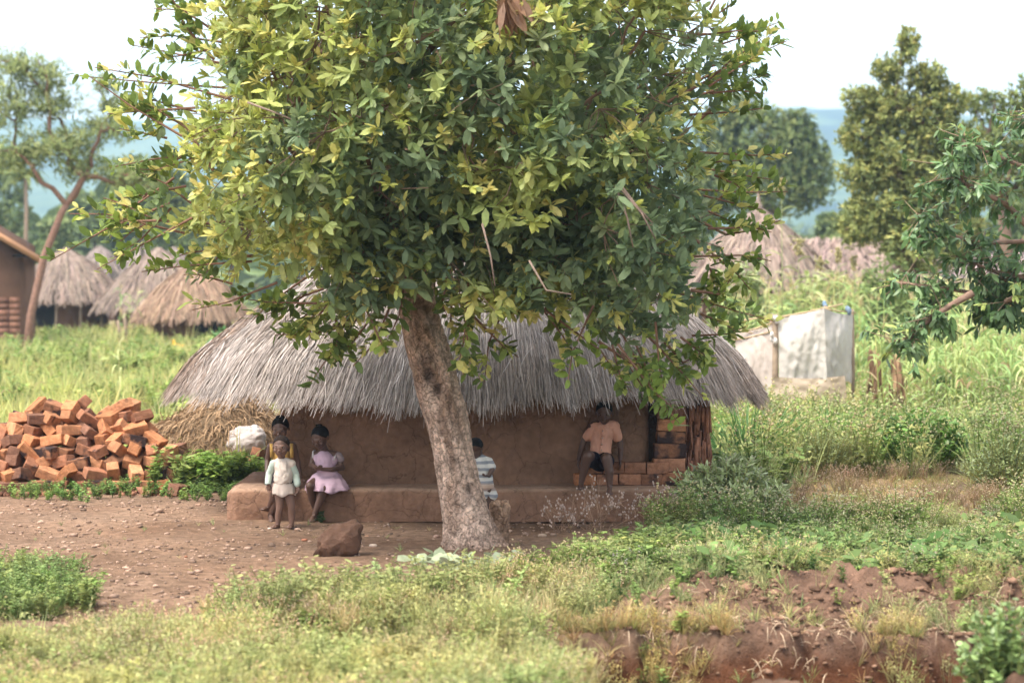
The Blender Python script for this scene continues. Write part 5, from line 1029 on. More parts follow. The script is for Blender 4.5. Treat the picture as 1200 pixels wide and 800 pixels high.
def woodland():
    mb = MB(); n = 620; Y = np.exp(rng.uniform(math.log(190), math.log(1150), n)); px = rng.uniform(-250, 1450, n); X = (px - 600) / F * Y
    cl = fbm(X * .012, Y * .006) ; k = cl > .44; X, Y = X[k], Y[k]; Z = hgt(X, Y); m = 26
    for x, y, z in zip(X, Y, Z):
        h = random.uniform(5, 9); u = nrm(rng.normal(0, 1, (m, 3))); b = np.array([x, y, z + h * .55]) + u * np.array([h * .42, h * .42, h * .4]) * rng.uniform(.5, 1, (m, 1))
        leaves(mb, b, u + rng.normal(0, .5, (m, 3)), np.tile([0, 0, 1.], (m, 1)) + rng.normal(0, .4, (m, 3)), h * .38, h * .34, np.array([.13, .175, .07]) * random.uniform(.6, 1.3) * (1 + rng.uniform(-.2, .2, (m, 1))), .2)
    tag(mb.build('far_woodland', M_far), 'scattered far trees merging into a hazy green belt below the hills', 'woodland', kind='stuff')
woodland()
# ------------------------------------------------------------------ mango tree reaching in from the right
def mango():
    YM = 27.5; root = empty('mango_tree', (GX(1395, YM), YM, 0), 'mango-like tree reaching in from the right with drooping glossy leaves', 'tree')
    mb = MB(); base = GX(1395, YM); tube(mb, [(base, YM, -.1), (base, YM, 1.2), (base - .1, YM, 2.6), (base - .1, YM, 4.0)], [.25, .2, .17, .1], 10, (.25, .17, .12))
    br = [[(1395, 350), (1290, 352), (1200, 345), (1140, 343), (1085, 335), (1045, 330)], [(1395, 300), (1300, 300), (1220, 282), (1150, 285), (1085, 268), (1075, 250)], [(1395, 260), (1290, 230), (1210, 200), (1160, 180), (1125, 160)], [(1140, 343), (1110, 360), (1075, 385), (1060, 405)], [(1220, 282), (1180, 240), (1130, 215), (1110, 190)], [(1300, 300), (1230, 330), (1170, 320), (1120, 300)], [(1200, 345), (1180, 352), (1165, 362)], [(1395, 260), (1260, 170), (1200, 130)]]
    pts = []; out = []
    for b in br:
        off = random.uniform(-.5, .5); pp = [np.array(P(x, y, YM + (off if i > 1 else 0))) for i, (x, y) in enumerate(b)]; tube(mb, [tuple(p) for p in pp], list(np.linspace(.045, .01, len(pp))), 7, (.30, .19, .14), cap=False)
        for _ in range(62):
            t = random.uniform(1.0, len(pp) - 1); i = min(int(t), len(pp) - 2); q = pp[i] * (1 - t + i) + pp[i + 1] * (t - i); e = q + rng.normal(0, .14, 3) * [1.2, 1.5, 1]
            tube(mb, [tuple(q), tuple(e)], [.006, .004], 4, (.26, .18, .12), cap=False); pts.append(e); out.append(e - q + (pp[i + 1] - pp[i]) * .3)
        pts.append(pp[-1]); out.append(pp[-1] - pp[-2])
    mb.build('trunk', M_limb, root, smooth=True); pts = np.array(pts); out = np.array(out)
    cm = MB(); rosettes(cm, pts, out, 10, .16, .05, [(.12, .21, .07), (.155, .24, .085), (.10, .18, .065)], [(.38, .45, .13)], np.full(len(pts), .1), up=0, droop=.55, curl=.35, spread=.9)
    cm.build('crown', M_leafm, root)
mango()
# ------------------------------------------------------------------ stones, gravel, clods
def gravel():
    bm = bmesh.new(); bmesh.ops.create_icosphere(bm, subdivisions=1, radius=1); v = np.array([tuple(x.co) for x in bm.verts]); t = np.array([[l.index for l in f.verts] for f in bm.faces]); bm.free(); tp = []
    for _ in range(6): tp.append((v * rng.uniform(.6, 1.2, (len(v), 1)) * [1, .8, .5], np.zeros((0, 4), int), t, np.ones((len(v), 3))))
    mb = MB(); n = 8000; Y = rng.uniform(17.5, 26.5, n); X = rng.uniform(-.25, .1, n) * Y; d = fbm(X * 1.2, Y * 1.2 + 5); k = rng.random(n) < sstep(.3, .7, d) + .15; X, Y = X[k], Y[k]
    s = np.minimum(.006 + rng.exponential(.0085, len(X)), .06); pos = np.stack([X, Y, hgt(X, Y) + s * .2], -1)
    tn = np.array([.33, .22, .16]) * rng.uniform(.35, 1.6, (len(X), 1)); scatter(mb, tp, pos, s, rng.uniform(0, 6, len(X)), tn)
    tag(mb.build('gravel', M_stone), 'scattered gravel and pebbles over the bare yard', 'gravel', kind='stuff')
    m2 = MB(); n = 11000; Y = rng.uniform(15.3, 19, n); X = rng.uniform(.3, 6, n); n0 = n; k = rng.random(n) < sstep(.3, .55, fbm(X * 2, Y * 2)); X, Y = X[k], Y[k]; s = np.minimum(.009 + rng.exponential(.011, len(X)), .07)
    scatter(m2, tp, np.stack([X, Y, hgt(X, Y) + s * .2], -1), s, rng.uniform(0, 6, len(X)), np.array([.22, .13, .085]) * rng.uniform(.5, 1.5, (len(X), 1)))
    # dry roots and straw litter over the bank
    n = 12000; Y = np.where(rng.random(n) < .45, rng.normal(16.6, .3, n), rng.uniform(15.9, 19.4, n)); X = rng.uniform(-2.2, 6, n); k = rng.random(n) < sstep(.42, .6, fbm(X * 1.7 + 5, Y * 1.7)); X, Y = X[k], Y[k]; n = len(X); d = rng.normal(0, 1, (n, 3)); d[:, 2] = rng.uniform(0, .5, n)
    blades(m2, np.stack([X, Y, hgt(X, Y) + .01], -1), d, rng.uniform(.05, .2, n), .005, np.array([.50, .37, .25]) * rng.uniform(.5, 1.2, (n, 1)), 1.2, 3)
    tag(m2.build('soil_clods', M_soilclod), 'loose clods, roots and dry litter on the dug soil bank', 'soil', kind='stuff')
    G = 'stones lying about the yard'
    for i, (px, py, w, c, lb) in enumerate(((357, 634, 12, (.40, .17, .10), 'flat reddish stone between the standing toddler and the boulder'), (437, 641, 14, (.55, .42, .33), 'pale flat stone just right of the boulder'), (430, 628, 8, (.42, .24, .15), 'small brown stone beyond the boulder\'s right side'), (349, 646, 9, (.3, .2, .14), 'dark stone on the ground left of the boulder'),
        (218, 653, 7, (.28, .12, .07), 'small rust stone in the open yard toward the left'), (152, 634, 12, (.2, .13, .1), 'dark flat stone in the yard below the brick heap'), (88, 610, 9, (.12, .08, .06), 'blackish clod near the left end of the yard'), (232, 593, 10, (.45, .28, .2), 'pale stone in the yard near the fallen brick'), (316, 621, 7, (.6, .48, .4), 'whitish pebble by the toddler\'s left foot'), (512, 630, 13, (.38, .24, .18), 'brown stone just left of the big trunk'),
        (455, 614, 6, (.5, .38, .3), 'pale small stone before the bench, right of the boulder'), (635, 628, 16, (.42, .3, .22), 'long flat stone lying right of the stump'), (660, 642, 12, (.36, .25, .19), 'dull stone in the yard right of the stump'), (1145, 688, 12, (.42, .24, .15), 'orange-brown stone on the crest of the soil bank'))):
        Y = F * CH / (py - HZ); p = P(px, py, Y); me_m = MB(); s = w / 2 / (F / Y); vv, _, tt, _ = tp[i % 6]; me_m.add(vv * s + np.array([p.x, Y, gz(p.x, Y) + s * .2]), None, tt, c)
        o = me_m.build('stone', M_stone, org=(p.x, Y, gz(p.x, Y))); sb = o.modifiers.new('s', 'SUBSURF'); sb.levels = sb.render_levels = 1; tag(o, lb, 'stone', G)
gravel()
def rubble():
    bm = bmesh.new(); bmesh.ops.create_cube(bm, size=1); v = np.array([tuple(x.co) for x in bm.verts]); q = np.array([[l.index for l in f.verts] for f in bm.faces]); bm.free()
    tp = [(v * rng.uniform(.6, 1.3, 3) + rng.normal(0, .12, v.shape), q, np.zeros((0, 3), int), np.ones((8, 3))) for _ in range(6)]; n = 900; X = rng.uniform(-6.8, -3.6, n); Y = 27.3 + rng.normal(0, .14, n); s_ = np.minimum(.012 + rng.exponential(.014, n), .07)
    mb = MB(); scatter(mb, tp, np.stack([X, Y, hgt(X, Y) + s_ * .3], -1), s_, rng.uniform(0, 6, n), np.array([.30, .145, .09]) * rng.uniform(.4, 1.4, (n, 1)), .3)
    tag(mb.build('brick_rubble', M_brick), 'brick crumbs and broken bits along the foot of the brick heap', 'rubble', kind='stuff')
rubble()
def yard_bits():
    # cracked root of the tree and dry brush heap in front of it
    mb = MB(); n = 700; c = P(385, 698, 18.5); X = c.x + rng.normal(0, .35, n) + .2; Y = 18.5 + rng.normal(0, .18, n); d = rng.normal(0, 1, (n, 3)); d[:, 2] = np.abs(d[:, 2]) * .5
    blades(mb, np.stack([X, Y, hgt(X, Y) + .02], -1), d, rng.uniform(.1, .3, n), .007, np.array([.45, .33, .2]) * rng.uniform(.5, 1.2, (n, 1)), .9, 4); tag(mb.build('dry_brush', M_straw), 'tangle of dry pulled-up stalks on the near side of the yard', 'dry brush', kind='stuff')
    mb = MB(); n = 60; c = P(548, 683, 19.3); b = np.stack([c.x + rng.normal(0, .28, n), 19.3 + rng.normal(0, .12, n), np.full(n, .1) + rng.random(n) * .1], -1); d = rng.normal(0, 1, (n, 3)); d[:, 2] = rng.uniform(0, .8, n)
    leaves(mb, b, d, np.tile([0, 0, 1.], (n, 1)) + rng.normal(0, .4, (n, 3)), .13, .1, np.array([.34, .38, .24]) * rng.uniform(.7, 1.2, (n, 1)), .2); rt_ = empty('squash_plant', (c.x, 19.3, 0), 'sprawling plant with pale washed-out broad leaves below the big trunk', 'plant'); mb.build('foliage', M_leafm, rt_)
yard_bits()
# ------------------------------------------------------------------ people
def remeshed(name, mb, mat, vox, parent, smooth=3, disp=None):
    me = mb.mesh('tmp', mat, org=parent.location); o = bpy.data.objects.new('tmp', me); COL.objects.link(o)
    m = o.modifiers.new('r', 'REMESH'); m.mode = 'VOXEL'; m.voxel_size = vox; m.use_smooth_shade = True
    s = o.modifiers.new('s', 'SMOOTH'); s.iterations = smooth; s.factor = .5
    dg = bpy.context.evaluated_depsgraph_get(); ev = o.evaluated_get(dg); nm = bpy.data.meshes.new_from_object(ev); nm.name = name
    bpy.data.objects.remove(o); bpy.data.meshes.remove(me)
    if disp:
        v = np.empty(len(nm.vertices) * 3); nm.vertices.foreach_get('co', v); v = v.reshape(-1, 3); nn = np.empty(len(v) * 3); nm.vertices.foreach_get('normal', nn); nn = nn.reshape(-1, 3)
        f = (fbm(v[:, 0] * disp[1] + v[:, 1] * 9, v[:, 2] * disp[1] * .6 + 3, 3) - .5) * 2 + .5 * (fbm(v[:, 0] * disp[1] * 2.3 + v[:, 2] * disp[1] * 1.3, v[:, 2] * disp[1] + 7, 2) - .5); nm.vertices.foreach_set('co', (v + nn * f[:, None] * disp[0]).ravel())
    nm.materials.clear(); nm.materials.append(mat); nm.polygons.foreach_set('use_smooth', np.ones(len(nm.polygons), bool)); nm.update()
    r = bpy.data.objects.new(name, nm); r.parent = parent; COL.objects.link(r); return r
def limb(mb, pts, rad, n=14):
    """chain of tapered capsules"""
    pts = [Vector(p) for p in pts]
    for i, p in enumerate(pts): ellipsoid(mb, p, [rad[i]] * 3, n=n, m=10)
    for i in range(len(pts) - 1): tube(mb, [pts[i], pts[i].lerp(pts[i + 1], .5), pts[i + 1]], [rad[i], (rad[i] + rad[i + 1]) / 2 * 1.01, rad[i + 1]], n)
def hand(mb, wrist, dirv, palm_n, s, curl=.5, side=1):
    """palm, four bent fingers of different lengths and a thumb on the side"""
    w = Vector(wrist); d = Vector(dirv).normalized(); n = Vector(palm_n); n = (n - d * n.dot(d)).normalized(); x = d.cross(n).normalized() * side
    M = Matrix((x, d, n)).transposed(); ellipsoid(mb, w + d * .034 * s, (.025 * s, .036 * s, .012 * s), M, 12, 8)
    for k, (ox, L) in enumerate(((-.019, .036), (-.007, .042), (.006, .040), (.018, .031))):
        a = w + d * .058 * s + x * ox * s; b = a + (d * math.cos(curl * .5) + n * math.sin(curl * .5)) * L * .5 * s; c = b + (d * math.cos(curl * 1.5) + n * math.sin(curl * 1.5)) * L * .5 * s
        limb(mb, [w + d * .035 * s + x * ox * .8 * s, a, b, c], [.0065 * s, .0062 * s, .0056 * s, .0048 * s], 8)
    a = w + d * .018 * s - x * .02 * s; b = a - x * .016 * s + d * .016 * s; c = b + d * .018 * s + n * .006 * s - x * .004 * s; limb(mb, [a, b, c], [.0085 * s, .0075 * s, .006 * s], 8)
def foot(mb, ankle, toe, s):
    a = Vector(ankle); t = Vector(toe); d = (t - a); h = Vector((d.x, d.y, 0)).normalized() if Vector((d.x, d.y, 0)).length > .01 else Vector((0, -1, 0)); side = Vector((-h.y, h.x, 0))
    heel = a - d.normalized() * .02 * s + Vector((0, 0, -.02 * s)); limb(mb, [a, heel], [.022 * s, .021 * s], 12)
    limb(mb, [heel, a.lerp(t, .55), t], [.020 * s, .022 * s, .016 * s], 12); ball = a.lerp(t, .75)
    for k in range(5):
        o = (k - 2) * .0095 * s; limb(mb, [ball + side * o * .9, t + side * o * 1.25 + d.normalized() * (.010 - abs(k - 1) * .002) * s], [.009 * s, .0068 * s if k else .008 * s], 8)
def head(body, c, H, yaw, pitch, roll=0):
    """skull, jaw, cheeks, nose, lips, ears, brow; forward = -Y at yaw 0. returns matrix"""
    M = (Matrix.Rotation(yaw, 3, 'Z') @ Matrix.Rotation(pitch, 3, 'X') @ Matrix.Rotation(roll, 3, 'Y')); c = Vector(c)
    def E(p, r): ellipsoid(body, c + M @ (Vector(p) * H), [k * H for k in r], M, 18, 12)
    E((0, .06, .12), (.355, .41, .37)); E((0, -.06, -.13), (.285, .30, .33)); E((0, -.13, -.33), (.155, .16, .15)); E((0, -.16, -.02), (.28, .24, .22))
    for s in (-1, 1):
        E((s * .17, -.24, -.14), (.12, .11, .11)); E((s * .13, -.325, .075), (.12, .06, .035)); E((s * .365, .06, -.03), (.035, .075, .11)); E((s * .045, -.385, -.15), (.045, .045, .035))
    E((0, -.36, -.06), (.04, .055, .11)); E((0, -.40, -.135), (.055, .06, .045)); E((0, -.335, -.235), (.105, .06, .026)); E((0, -.33, -.275), (.09, .06, .028))
    return M
def face_bits(root, c, H, M, openn=1.0):
    c = Vector(c)
    for s in (-1, 1):
        m = MB(); p = c + M @ (Vector((s * .135, -.335, .0)) * H); ellipsoid(m, p, (.058 * H, .035 * H, .030 * H * openn), M, 12, 8); e = m.build('eye', M_eye, root, smooth=True)
        m = MB(); ellipsoid(m, p + M @ (Vector((0, -.024, 0)) * H), (.038 * H, .018 * H, .028 * H * openn), M, 10, 8); i = m.build('iris', M_iris, e, smooth=True, org=root.location)
def hair_cap(root, c, H, M, bun=None, r=(.375, .43, .39), mat=None, low=.02, name='hair'):
    m = MB(); c = Vector(c); n, k = 28, 16; V = []
    for i in range(k):
        f = i / (k - 1) * 1.0
        for j in range(n):
            a = 2 * PI * j / n; front = max(0, -math.sin(a)); lim = PI * (.62 - .30 * front**1.5); ph = f * lim
            q = Vector((r[0] * math.sin(ph) * math.cos(a), .06 + r[1] * math.sin(ph) * math.sin(a), .12 + r[2] * math.cos(ph))) * (1 + random.uniform(-.012, .012)); V.append(c + M @ (q * H))
    q = [(i * n + j, i * n + (j + 1) % n, (i + 1) * n + (j + 1) % n, (i + 1) * n + j) for i in range(k - 1) for j in range(n)]
    m.add([tuple(v) for v in V], q)
    if bun:
        for b in bun: ellipsoid(m, c + M @ (Vector(b[0]) * H), [x * H for x in b[1]], M, 12, 8)
    return m.build(name, mat or M_hair, root, smooth=True)
def loft(name, rings, mat, root, n=72, folds=0, amp=.0, thick=.006, label=None, col=(1, 1, 1)):
    """cloth tube through elliptical rings: (centre, rx, ry, foldweight)"""
    V = []; R_ = len(rings); steps = 6; k = (R_ - 1) * steps + 1
    for s in range(k):
        t = s / steps; i = min(int(t), R_ - 2); f = t - i; f2 = f * f * (3 - 2 * f)
        A, B = rings[i], rings[i + 1]; c = Vector(A[0]).lerp(Vector(B[0]), f); rx = A[1] + (B[1] - A[1]) * f2; ry = A[2] + (B[2] - A[2]) * f2; w = A[3] + (B[3] - A[3]) * f
        for j in range(n):
            a = 2 * PI * j / n; g = 1 + amp * w * (math.sin(a * folds + 1.3 * math.sin(a * 2 + t)) + .5 * math.sin(a * folds * 1.7 + 2)); V.append((c.x + math.cos(a) * rx * g, c.y + math.sin(a) * ry * g, c.z + (.02 * w * math.sin(a * folds * .5 + 1) if s == k - 1 else 0)))
    m = MB(); m.add(V, [(i * n + j, (i + 1) * n + j, (i + 1) * n + (j + 1) % n, i * n + (j + 1) % n) for i in range(k - 1) for j in range(n)], None, col); o = m.build(name, mat, root, smooth=True)
    sd = o.modifiers.new('s', 'SOLIDIFY'); sd.thickness = thick; sd.offset = 0
    if label: o['label'] = label
    return o
def cloth(name, col, amt=.35, sc=9): return vc(name, .9, .05, amt, sc, .08, .008, bscale=22, flat=col)
def toddler():
    Y = 23.5; q = lambda a, b, dy=0: P(a, b, Y + dy); base = P(332, 619, Y); root = empty('person', (base.x, Y, gz(base.x, Y)), 'toddler standing barefoot in cream long-sleeved top and shorts before the bench', 'person')
    b = MB(); hc = q(329.5, 523, -.02); M = head(b, hc, .222, R(-8), R(4))
    limb(b, [q(329.5, 532), q(330.5, 541)], [.034, .038]); limb(b, [q(330.5, 545), q(331, 556), q(332, 566), q(332.5, 573)], [.07, .078, .082, .075])
    for p, r in (([q(320, 543), q(315, 555, .02), q(314.5, 567, -.03)], [.032, .027, .021]), ([q(341.5, 543), q(346.5, 556, .02), q(348, 568, -.02)], [.032, .027, .021])): limb(b, p, r)
    hand(b, q(314.5, 567.5, -.03), (.12, -.2, -1), (0.6, -.6, 0), .95, .8, -1); hand(b, q(348, 568.5, -.02), (0, -.1, -1), (-.6, -.6, 0), .95, .7, 1)
    for p, t in (([q(327, 576), q(328, 588, -.01), q(327.5, 596, -.015), q(326.5, 604), q(325.5, 614.5)], q(320.5, 617.3, -.12)), ([q(338, 576), q(340.5, 588, -.01), q(341.5, 595, -.015), q(342, 604), q(341.7, 614.5)], q(338.5, 617.5, -.13))):
        limb(b, p, [.05, .042, .034, .035, .023]); foot(b, p[-1], t, .95)
    remeshed('body', b, M_skin2, .0035, root); face_bits(root, hc, .222, M, .8); hair_cap(root, hc, .222, M, r=(.362, .418, .378), mat=vc('short_hair', .9, 0, .5, 60, .1, .004, bscale=150, flat=(.03, .02, .016)))
    s = MB(); limb(s, [q(330.5, 547), q(331, 555, -.005), q(331.7, 562, -.01)], [.082, .09, .093]); limb(s, [q(322, 543.5), q(330, 541.5), q(340, 543.5)], [.042, .05, .042])
    remeshed('shirt', s, cloth('cream_cloth', (.60, .50, .42)), .006, root, 4, (.02, 16))['label'] = 'cream long-sleeved top'
    s = MB(); limb(s, [q(320.5, 543.5), q(315.5, 555, .02), q(314, 566, -.02)], [.040, .034, .031]); remeshed('sleeve', s, cloth('mint_cloth', (.47, .54, .46)), .006, root, 4, (.007, 22))['label'] = 'pale mint sleeve'
    s = MB(); limb(s, [q(341, 543.5), q(347, 556, .02), q(348.5, 567, -.02)], [.040, .034, .031]); remeshed('sleeve', s, cloth('mint_cloth', (.47, .54, .46)), .006, root, 4, (.007, 22))['label'] = 'pale mint sleeve'
    loft('shorts', [(q(332, 566), .095, .09, 0), (q(332.2, 572), .108, .095, .3), (q(332.5, 579), .112, .098, 1)], cloth('tan_cloth', (.56, .46, .39)), root, folds=7, amp=.05)
    m = MB()
    for i in range(9): a = i / 8 * 2 * PI; 
    tube(m, [tuple(q(314, 566.5, -.03) + Vector((math.cos(t) * .025, math.sin(t) * .025, math.sin(t) * .006))) for t in np.linspace(0, 2 * PI, 14)], [.004] * 14, 5); m.build('bracelet', M_iris, root)
toddler()
def girl_pink():
    Y = 24.28; q = lambda a, b, dy=0: P(a, b, Y + dy); base = P(380, 612, Y); root = empty('person', (base.x, 24.1, 0), 'girl in lilac pink sundress sitting on the bench looking down at her hands', 'person')
    b = MB(); hc = q(375, 512.5, -.10); M = head(b, hc, .232, R(-28), R(24))
    limb(b, [q(378, 520, -.04), q(381, 530)], [.034, .04]); limb(b, [q(381.5, 535), q(382, 545), q(383, 556), q(383, 563)], [.072, .075, .08, .09]); limb(b, [q(369.5, 532.5), q(381, 531), q(394, 532.5)], [.036, .045, .036])
    limb(b, [q(394.5, 533), q(401, 548, -.02), q(388, 550, -.20), q(377, 549.5, -.25)], [.034, .029, .024, .019]); limb(b, [q(369, 533), q(365, 545, -.06), q(370, 547, -.22)], [.034, .028, .019])
    hand(b, q(377, 549.5, -.25), (-1, -.25, .1), (0, .5, .9), 1.05, 1.0, -1); hand(b, q(369.5, 546.5, -.22), (.5, -.6, -.1), (.2, .4, 1), 1.05, 1.0, 1)
    limb(b, [q(375, 562, 0), q(363.5, 569, -.30), q(366, 584, -.24), q(372, 603, -.14)], [.065, .045, .038, .024]); foot(b, q(372, 603, -.14), q(370, 609, -.24), 1.08)
    limb(b, [q(390, 563, 0), q(379, 573, -.30), q(375, 586, -.30), q(368.5, 602, -.30)], [.065, .047, .04, .025]); foot(b, q(368.5, 602.5, -.30), q(364.5, 610, -.42), 1.08)
    remeshed('body', b, M_skin, .0038, root); face_bits(root, hc, .232, M, .45); hair_cap(root, hc, .232, M, bun=[((.02, .1, .5), (.13, .13, .1)), ((.12, .1, .56), (.09, .05, .06)), ((-.06, .08, .55), (.08, .05, .05))])
    mt = cloth('lilac_cloth', (.52, .36, .43), .3)
    s = MB(); limb(s, [q(380, 538, -.01), q(381, 544, -.015), q(383, 551, -.01), q(383.5, 557, 0)], [.092, .096, .094, .1]); limb(s, [q(371, 537.5, -.02), q(390, 540, -.02)], [.05, .05]); tp = remeshed('bodice', s, mt, .006, root, 5, (.008, 16))
    o = loft('skirt', [(q(383.5, 552, 0), .098, .09, 0), (q(382.5, 558, -.06), .15, .15, .25), (q(382, 565, -.12), .19, .20, .6), (q(383, 570.5, -.135), .208, .215, .9), (q(383.5, 574, -.14), .212, .222, 1)], mt, root, folds=9, amp=.075)
    for (p0, p1, p2) in ((q(366.5, 536, -.06), q(366.8, 529, -.01), q(369, 527.5, .04)), (q(391, 539, -.08), q(395, 529.5, 0), q(390, 528.5, .06))):
        m = MB(); tube(m, [p0, p1, p2], [.009, .009, .009], 6); m.build('strap', cloth('white_lace', (.62, .56, .55)), root, smooth=True)
    s = MB(); limb(s, [q(396.5, 533.5, -.01), q(399, 537.5, -.02)], [.040, .038]); remeshed('cap_sleeve', s, cloth('sheer_lace', (.26, .20, .20)), .005, root, 3, (.005, 30))
girl_pink()
def girl_yellow():
    Y = 24.3; q = lambda a, b, dy=0: P(a, b, Y + dy); base = P(330, 612, Y); root = empty('person', (base.x, 24.15, 0), 'girl in yellow-strapped top sitting on the bench behind the toddler', 'person')
    b = MB(); hc = q(328.5, 502, -.04); M = head(b, hc, .235, R(-5), R(14))
    limb(b, [q(329, 511), q(330, 519)], [.036, .042]); limb(b, [q(330, 526), q(330.5, 538), q(331, 552), q(331, 561)], [.078, .078, .085, .095]); limb(b, [q(318, 522), q(330, 520.5), q(343, 522)], [.038, .045, .038])
    limb(b, [q(317, 523), q(313.5, 539, .03), q(313, 553, -.05), q(315, 562, -.1)], [.036, .029, .024, .019]); limb(b, [q(344, 523), q(348.5, 540, .04), q(352.5, 560, .02)], [.036, .029, .02])
    hand(b, q(315, 562, -.1), (.2, -.6, -.7), (.2, -.4, .5), 1.05, .6, -1); hand(b, q(352.5, 560, .02), (.1, -.5, -.6), (0, -.6, .6), 1.05, .6, 1)
    limb(b, [q(326, 562, 0), q(323, 570, -.32), q(320, 585, -.26), q(315.5, 594, -.2)], [.068, .047, .04, .026]); foot(b, q(315, 595, -.2), q(307.5, 596.5, -.26), 1.1)
    limb(b, [q(337, 562, 0), q(333, 571, -.32), q(324, 588, -.25), q(317, 603, -.2)], [.068, .048, .041, .026]); foot(b, q(316.5, 603, -.2), q(318.5, 610.3, -.32), 1.1)
    remeshed('body', b, M_skin, .004, root); face_bits(root, hc, .235, M, .7); hair_cap(root, hc, .235, M, bun=[((0, .1, .47), (.2, .2, .1))])
    mt = cloth('yellow_cloth', (.42, .25, .075)); s = MB(); limb(s, [q(330, 533, 0), q(330.5, 542, 0), q(331, 552, 0)], [.09, .09, .096]); remeshed('top', s, mt, .007, root, 4, (.006, 16))
    for (a, c_) in (((318.5, 536), (318, 519.5)), ((342, 536), (341.5, 519.5))):
        m = MB(); p0, p1 = q(*a, -.09), q(*c_, -.035); d = Vector((.017, 0, 0)); V = [p0 - d, p0 + d, p1 + d, p1 - d]; V2 = [v + Vector((0, .012, 0)) for v in V]; m.add([tuple(v) for v in V + V2], [(0,1,2,3),(7,6,5,4),(0,4,5,1),(1,5,6,2),(2,6,7,3),(3,7,4,0)]); m.build('strap', mt, root)
    loft('skirt', [(q(331, 551), .1, .095, 0), (q(330, 559, -.1), .15, .17, .5), (q(329, 568, -.16), .155, .2, 1)], cloth('dark_cloth', (.025, .02, .024)), root, folds=8, amp=.04)
girl_yellow()
def boy():
    Y = 24.45; q = lambda a, b, dy=0: P(a, b, Y + dy); base = P(703, 572, Y); root = empty('person', (base.x, Y, .335), 'boy in salmon short-sleeved shirt sitting on bricks under the thatch fringe', 'person')
    b = MB(); hc = q(708, 483.5, -.06); M = head(b, hc, .235, R(-6), R(10))
    limb(b, [q(707.5, 492, -.02), q(707, 500)], [.036, .044]); limb(b, [q(706, 505), q(705, 518), q(703.5, 530), q(703, 538)], [.085, .088, .09, .1]); limb(b, [q(695, 498), q(707, 497), q(720, 498)], [.04, .05, .04])
    limb(b, [q(694, 499), q(685.5, 514, .03), q(681, 526, .03), q(678, 538, -.04)], [.039, .034, .029, .02]); limb(b, [q(721, 499), q(726, 514, .03), q(727.5, 526, .03), q(727, 538, -.04)], [.039, .034, .029, .02])
    hand(b, q(678, 538, -.04), (-.05, -.3, -1), (.9, 0, 0), 1.15, .5, -1); hand(b, q(727, 538, -.04), (.0, -.3, -1), (-.9, 0, 0), 1.15, .5, 1)
    limb(b, [q(697, 539, 0), q(688.5, 534, -.33), q(685, 548, -.30), q(681, 565, -.27)], [.078, .056, .045, .028]); foot(b, q(681, 565.5, -.27), q(680, 572, -.40), 1.2)
    limb(b, [q(709, 539, 0), q(711, 537, -.33), q(714, 552, -.34), q(714.5, 569, -.33)], [.078, .056, .045, .028]); foot(b, q(714.5, 569.5, -.34), q(714, 578, -.45), 1.2)
    remeshed('body', b, M_skin, .004, root); face_bits(root, hc, .235, M, .8); hair_cap(root, hc, .235, M, r=(.362, .42, .38))
    mt = cloth('salmon_cloth', (.62, .32, .22), .3)
    s = MB(); limb(s, [q(706, 506), q(705, 516), q(704, 526, -.01), q(704, 530, -.015)], [.105, .108, .11, .108]); limb(s, [q(696, 499.5), q(707, 499), q(719, 499.5)], [.052, .06, .052])
    limb(s, [q(694.5, 500), q(688.5, 511.5, .025)], [.05, .05]); limb(s, [q(720, 500), q(723.8, 511.5, .025)], [.05, .05]); sh = remeshed('shirt', s, mt, .007, root, 3, (.016, 15))
    for sx in (-1, 1):
        m = MB(); a = q(707, 499, -.07); V = [a + Vector((0, -.03, -.02)), a + Vector((sx * .05, -.012, -.035)), a + Vector((sx * .06, .0, .015)), a + Vector((sx * .02, .0, .028))]; V2 = [v + Vector((0, .012, 0)) for v in V]; m.add([tuple(v) for v in V + V2], [(0,1,2,3),(7,6,5,4),(0,4,5,1),(1,5,6,2),(2,6,7,3),(3,7,4,0)]); m.build('collar', mt, sh, org=root.location)
    m = MB(); pts = [q(706.5, 503, -.112), q(706, 512, -.125), q(705, 522, -.13), q(704.5, 532, -.13)]; 
    for i in range(3):
        a, c_ = pts[i], pts[i + 1]; w = Vector((.014, 0, 0)); V = [a - w, a + w, c_ + w, c_ - w]; V2 = [v + Vector((0, .03, 0)) for v in V]; m.add([tuple(v) for v in V + V2], [(0,1,2,3),(7,6,5,4),(0,4,5,1),(1,5,6,2),(2,6,7,3),(3,7,4,0)])
    m.build('placket', mt, sh, org=root.location)
    for (a, c_) in ((706.3, 505), (706, 513), (705.3, 520), (704.8, 527)):
        m = MB(); ellipsoid(m, q(a, c_, -.134), (.006, .004, .006), n=8, m=6); m.build('button', M_button, sh, org=root.location)
    s = MB(); limb(s, [q(703, 532), q(703, 540)], [.108, .112]); limb(s, [q(698, 539, -.02), q(691, 537.5, -.22)], [.09, .08]); limb(s, [q(708.5, 539, -.02), q(710.5, 540, -.22)], [.09, .08]); remeshed('shorts', s, cloth('navy_cloth', (.018, .014, .022)), .007, root, 4, (.007, 14))
boy()
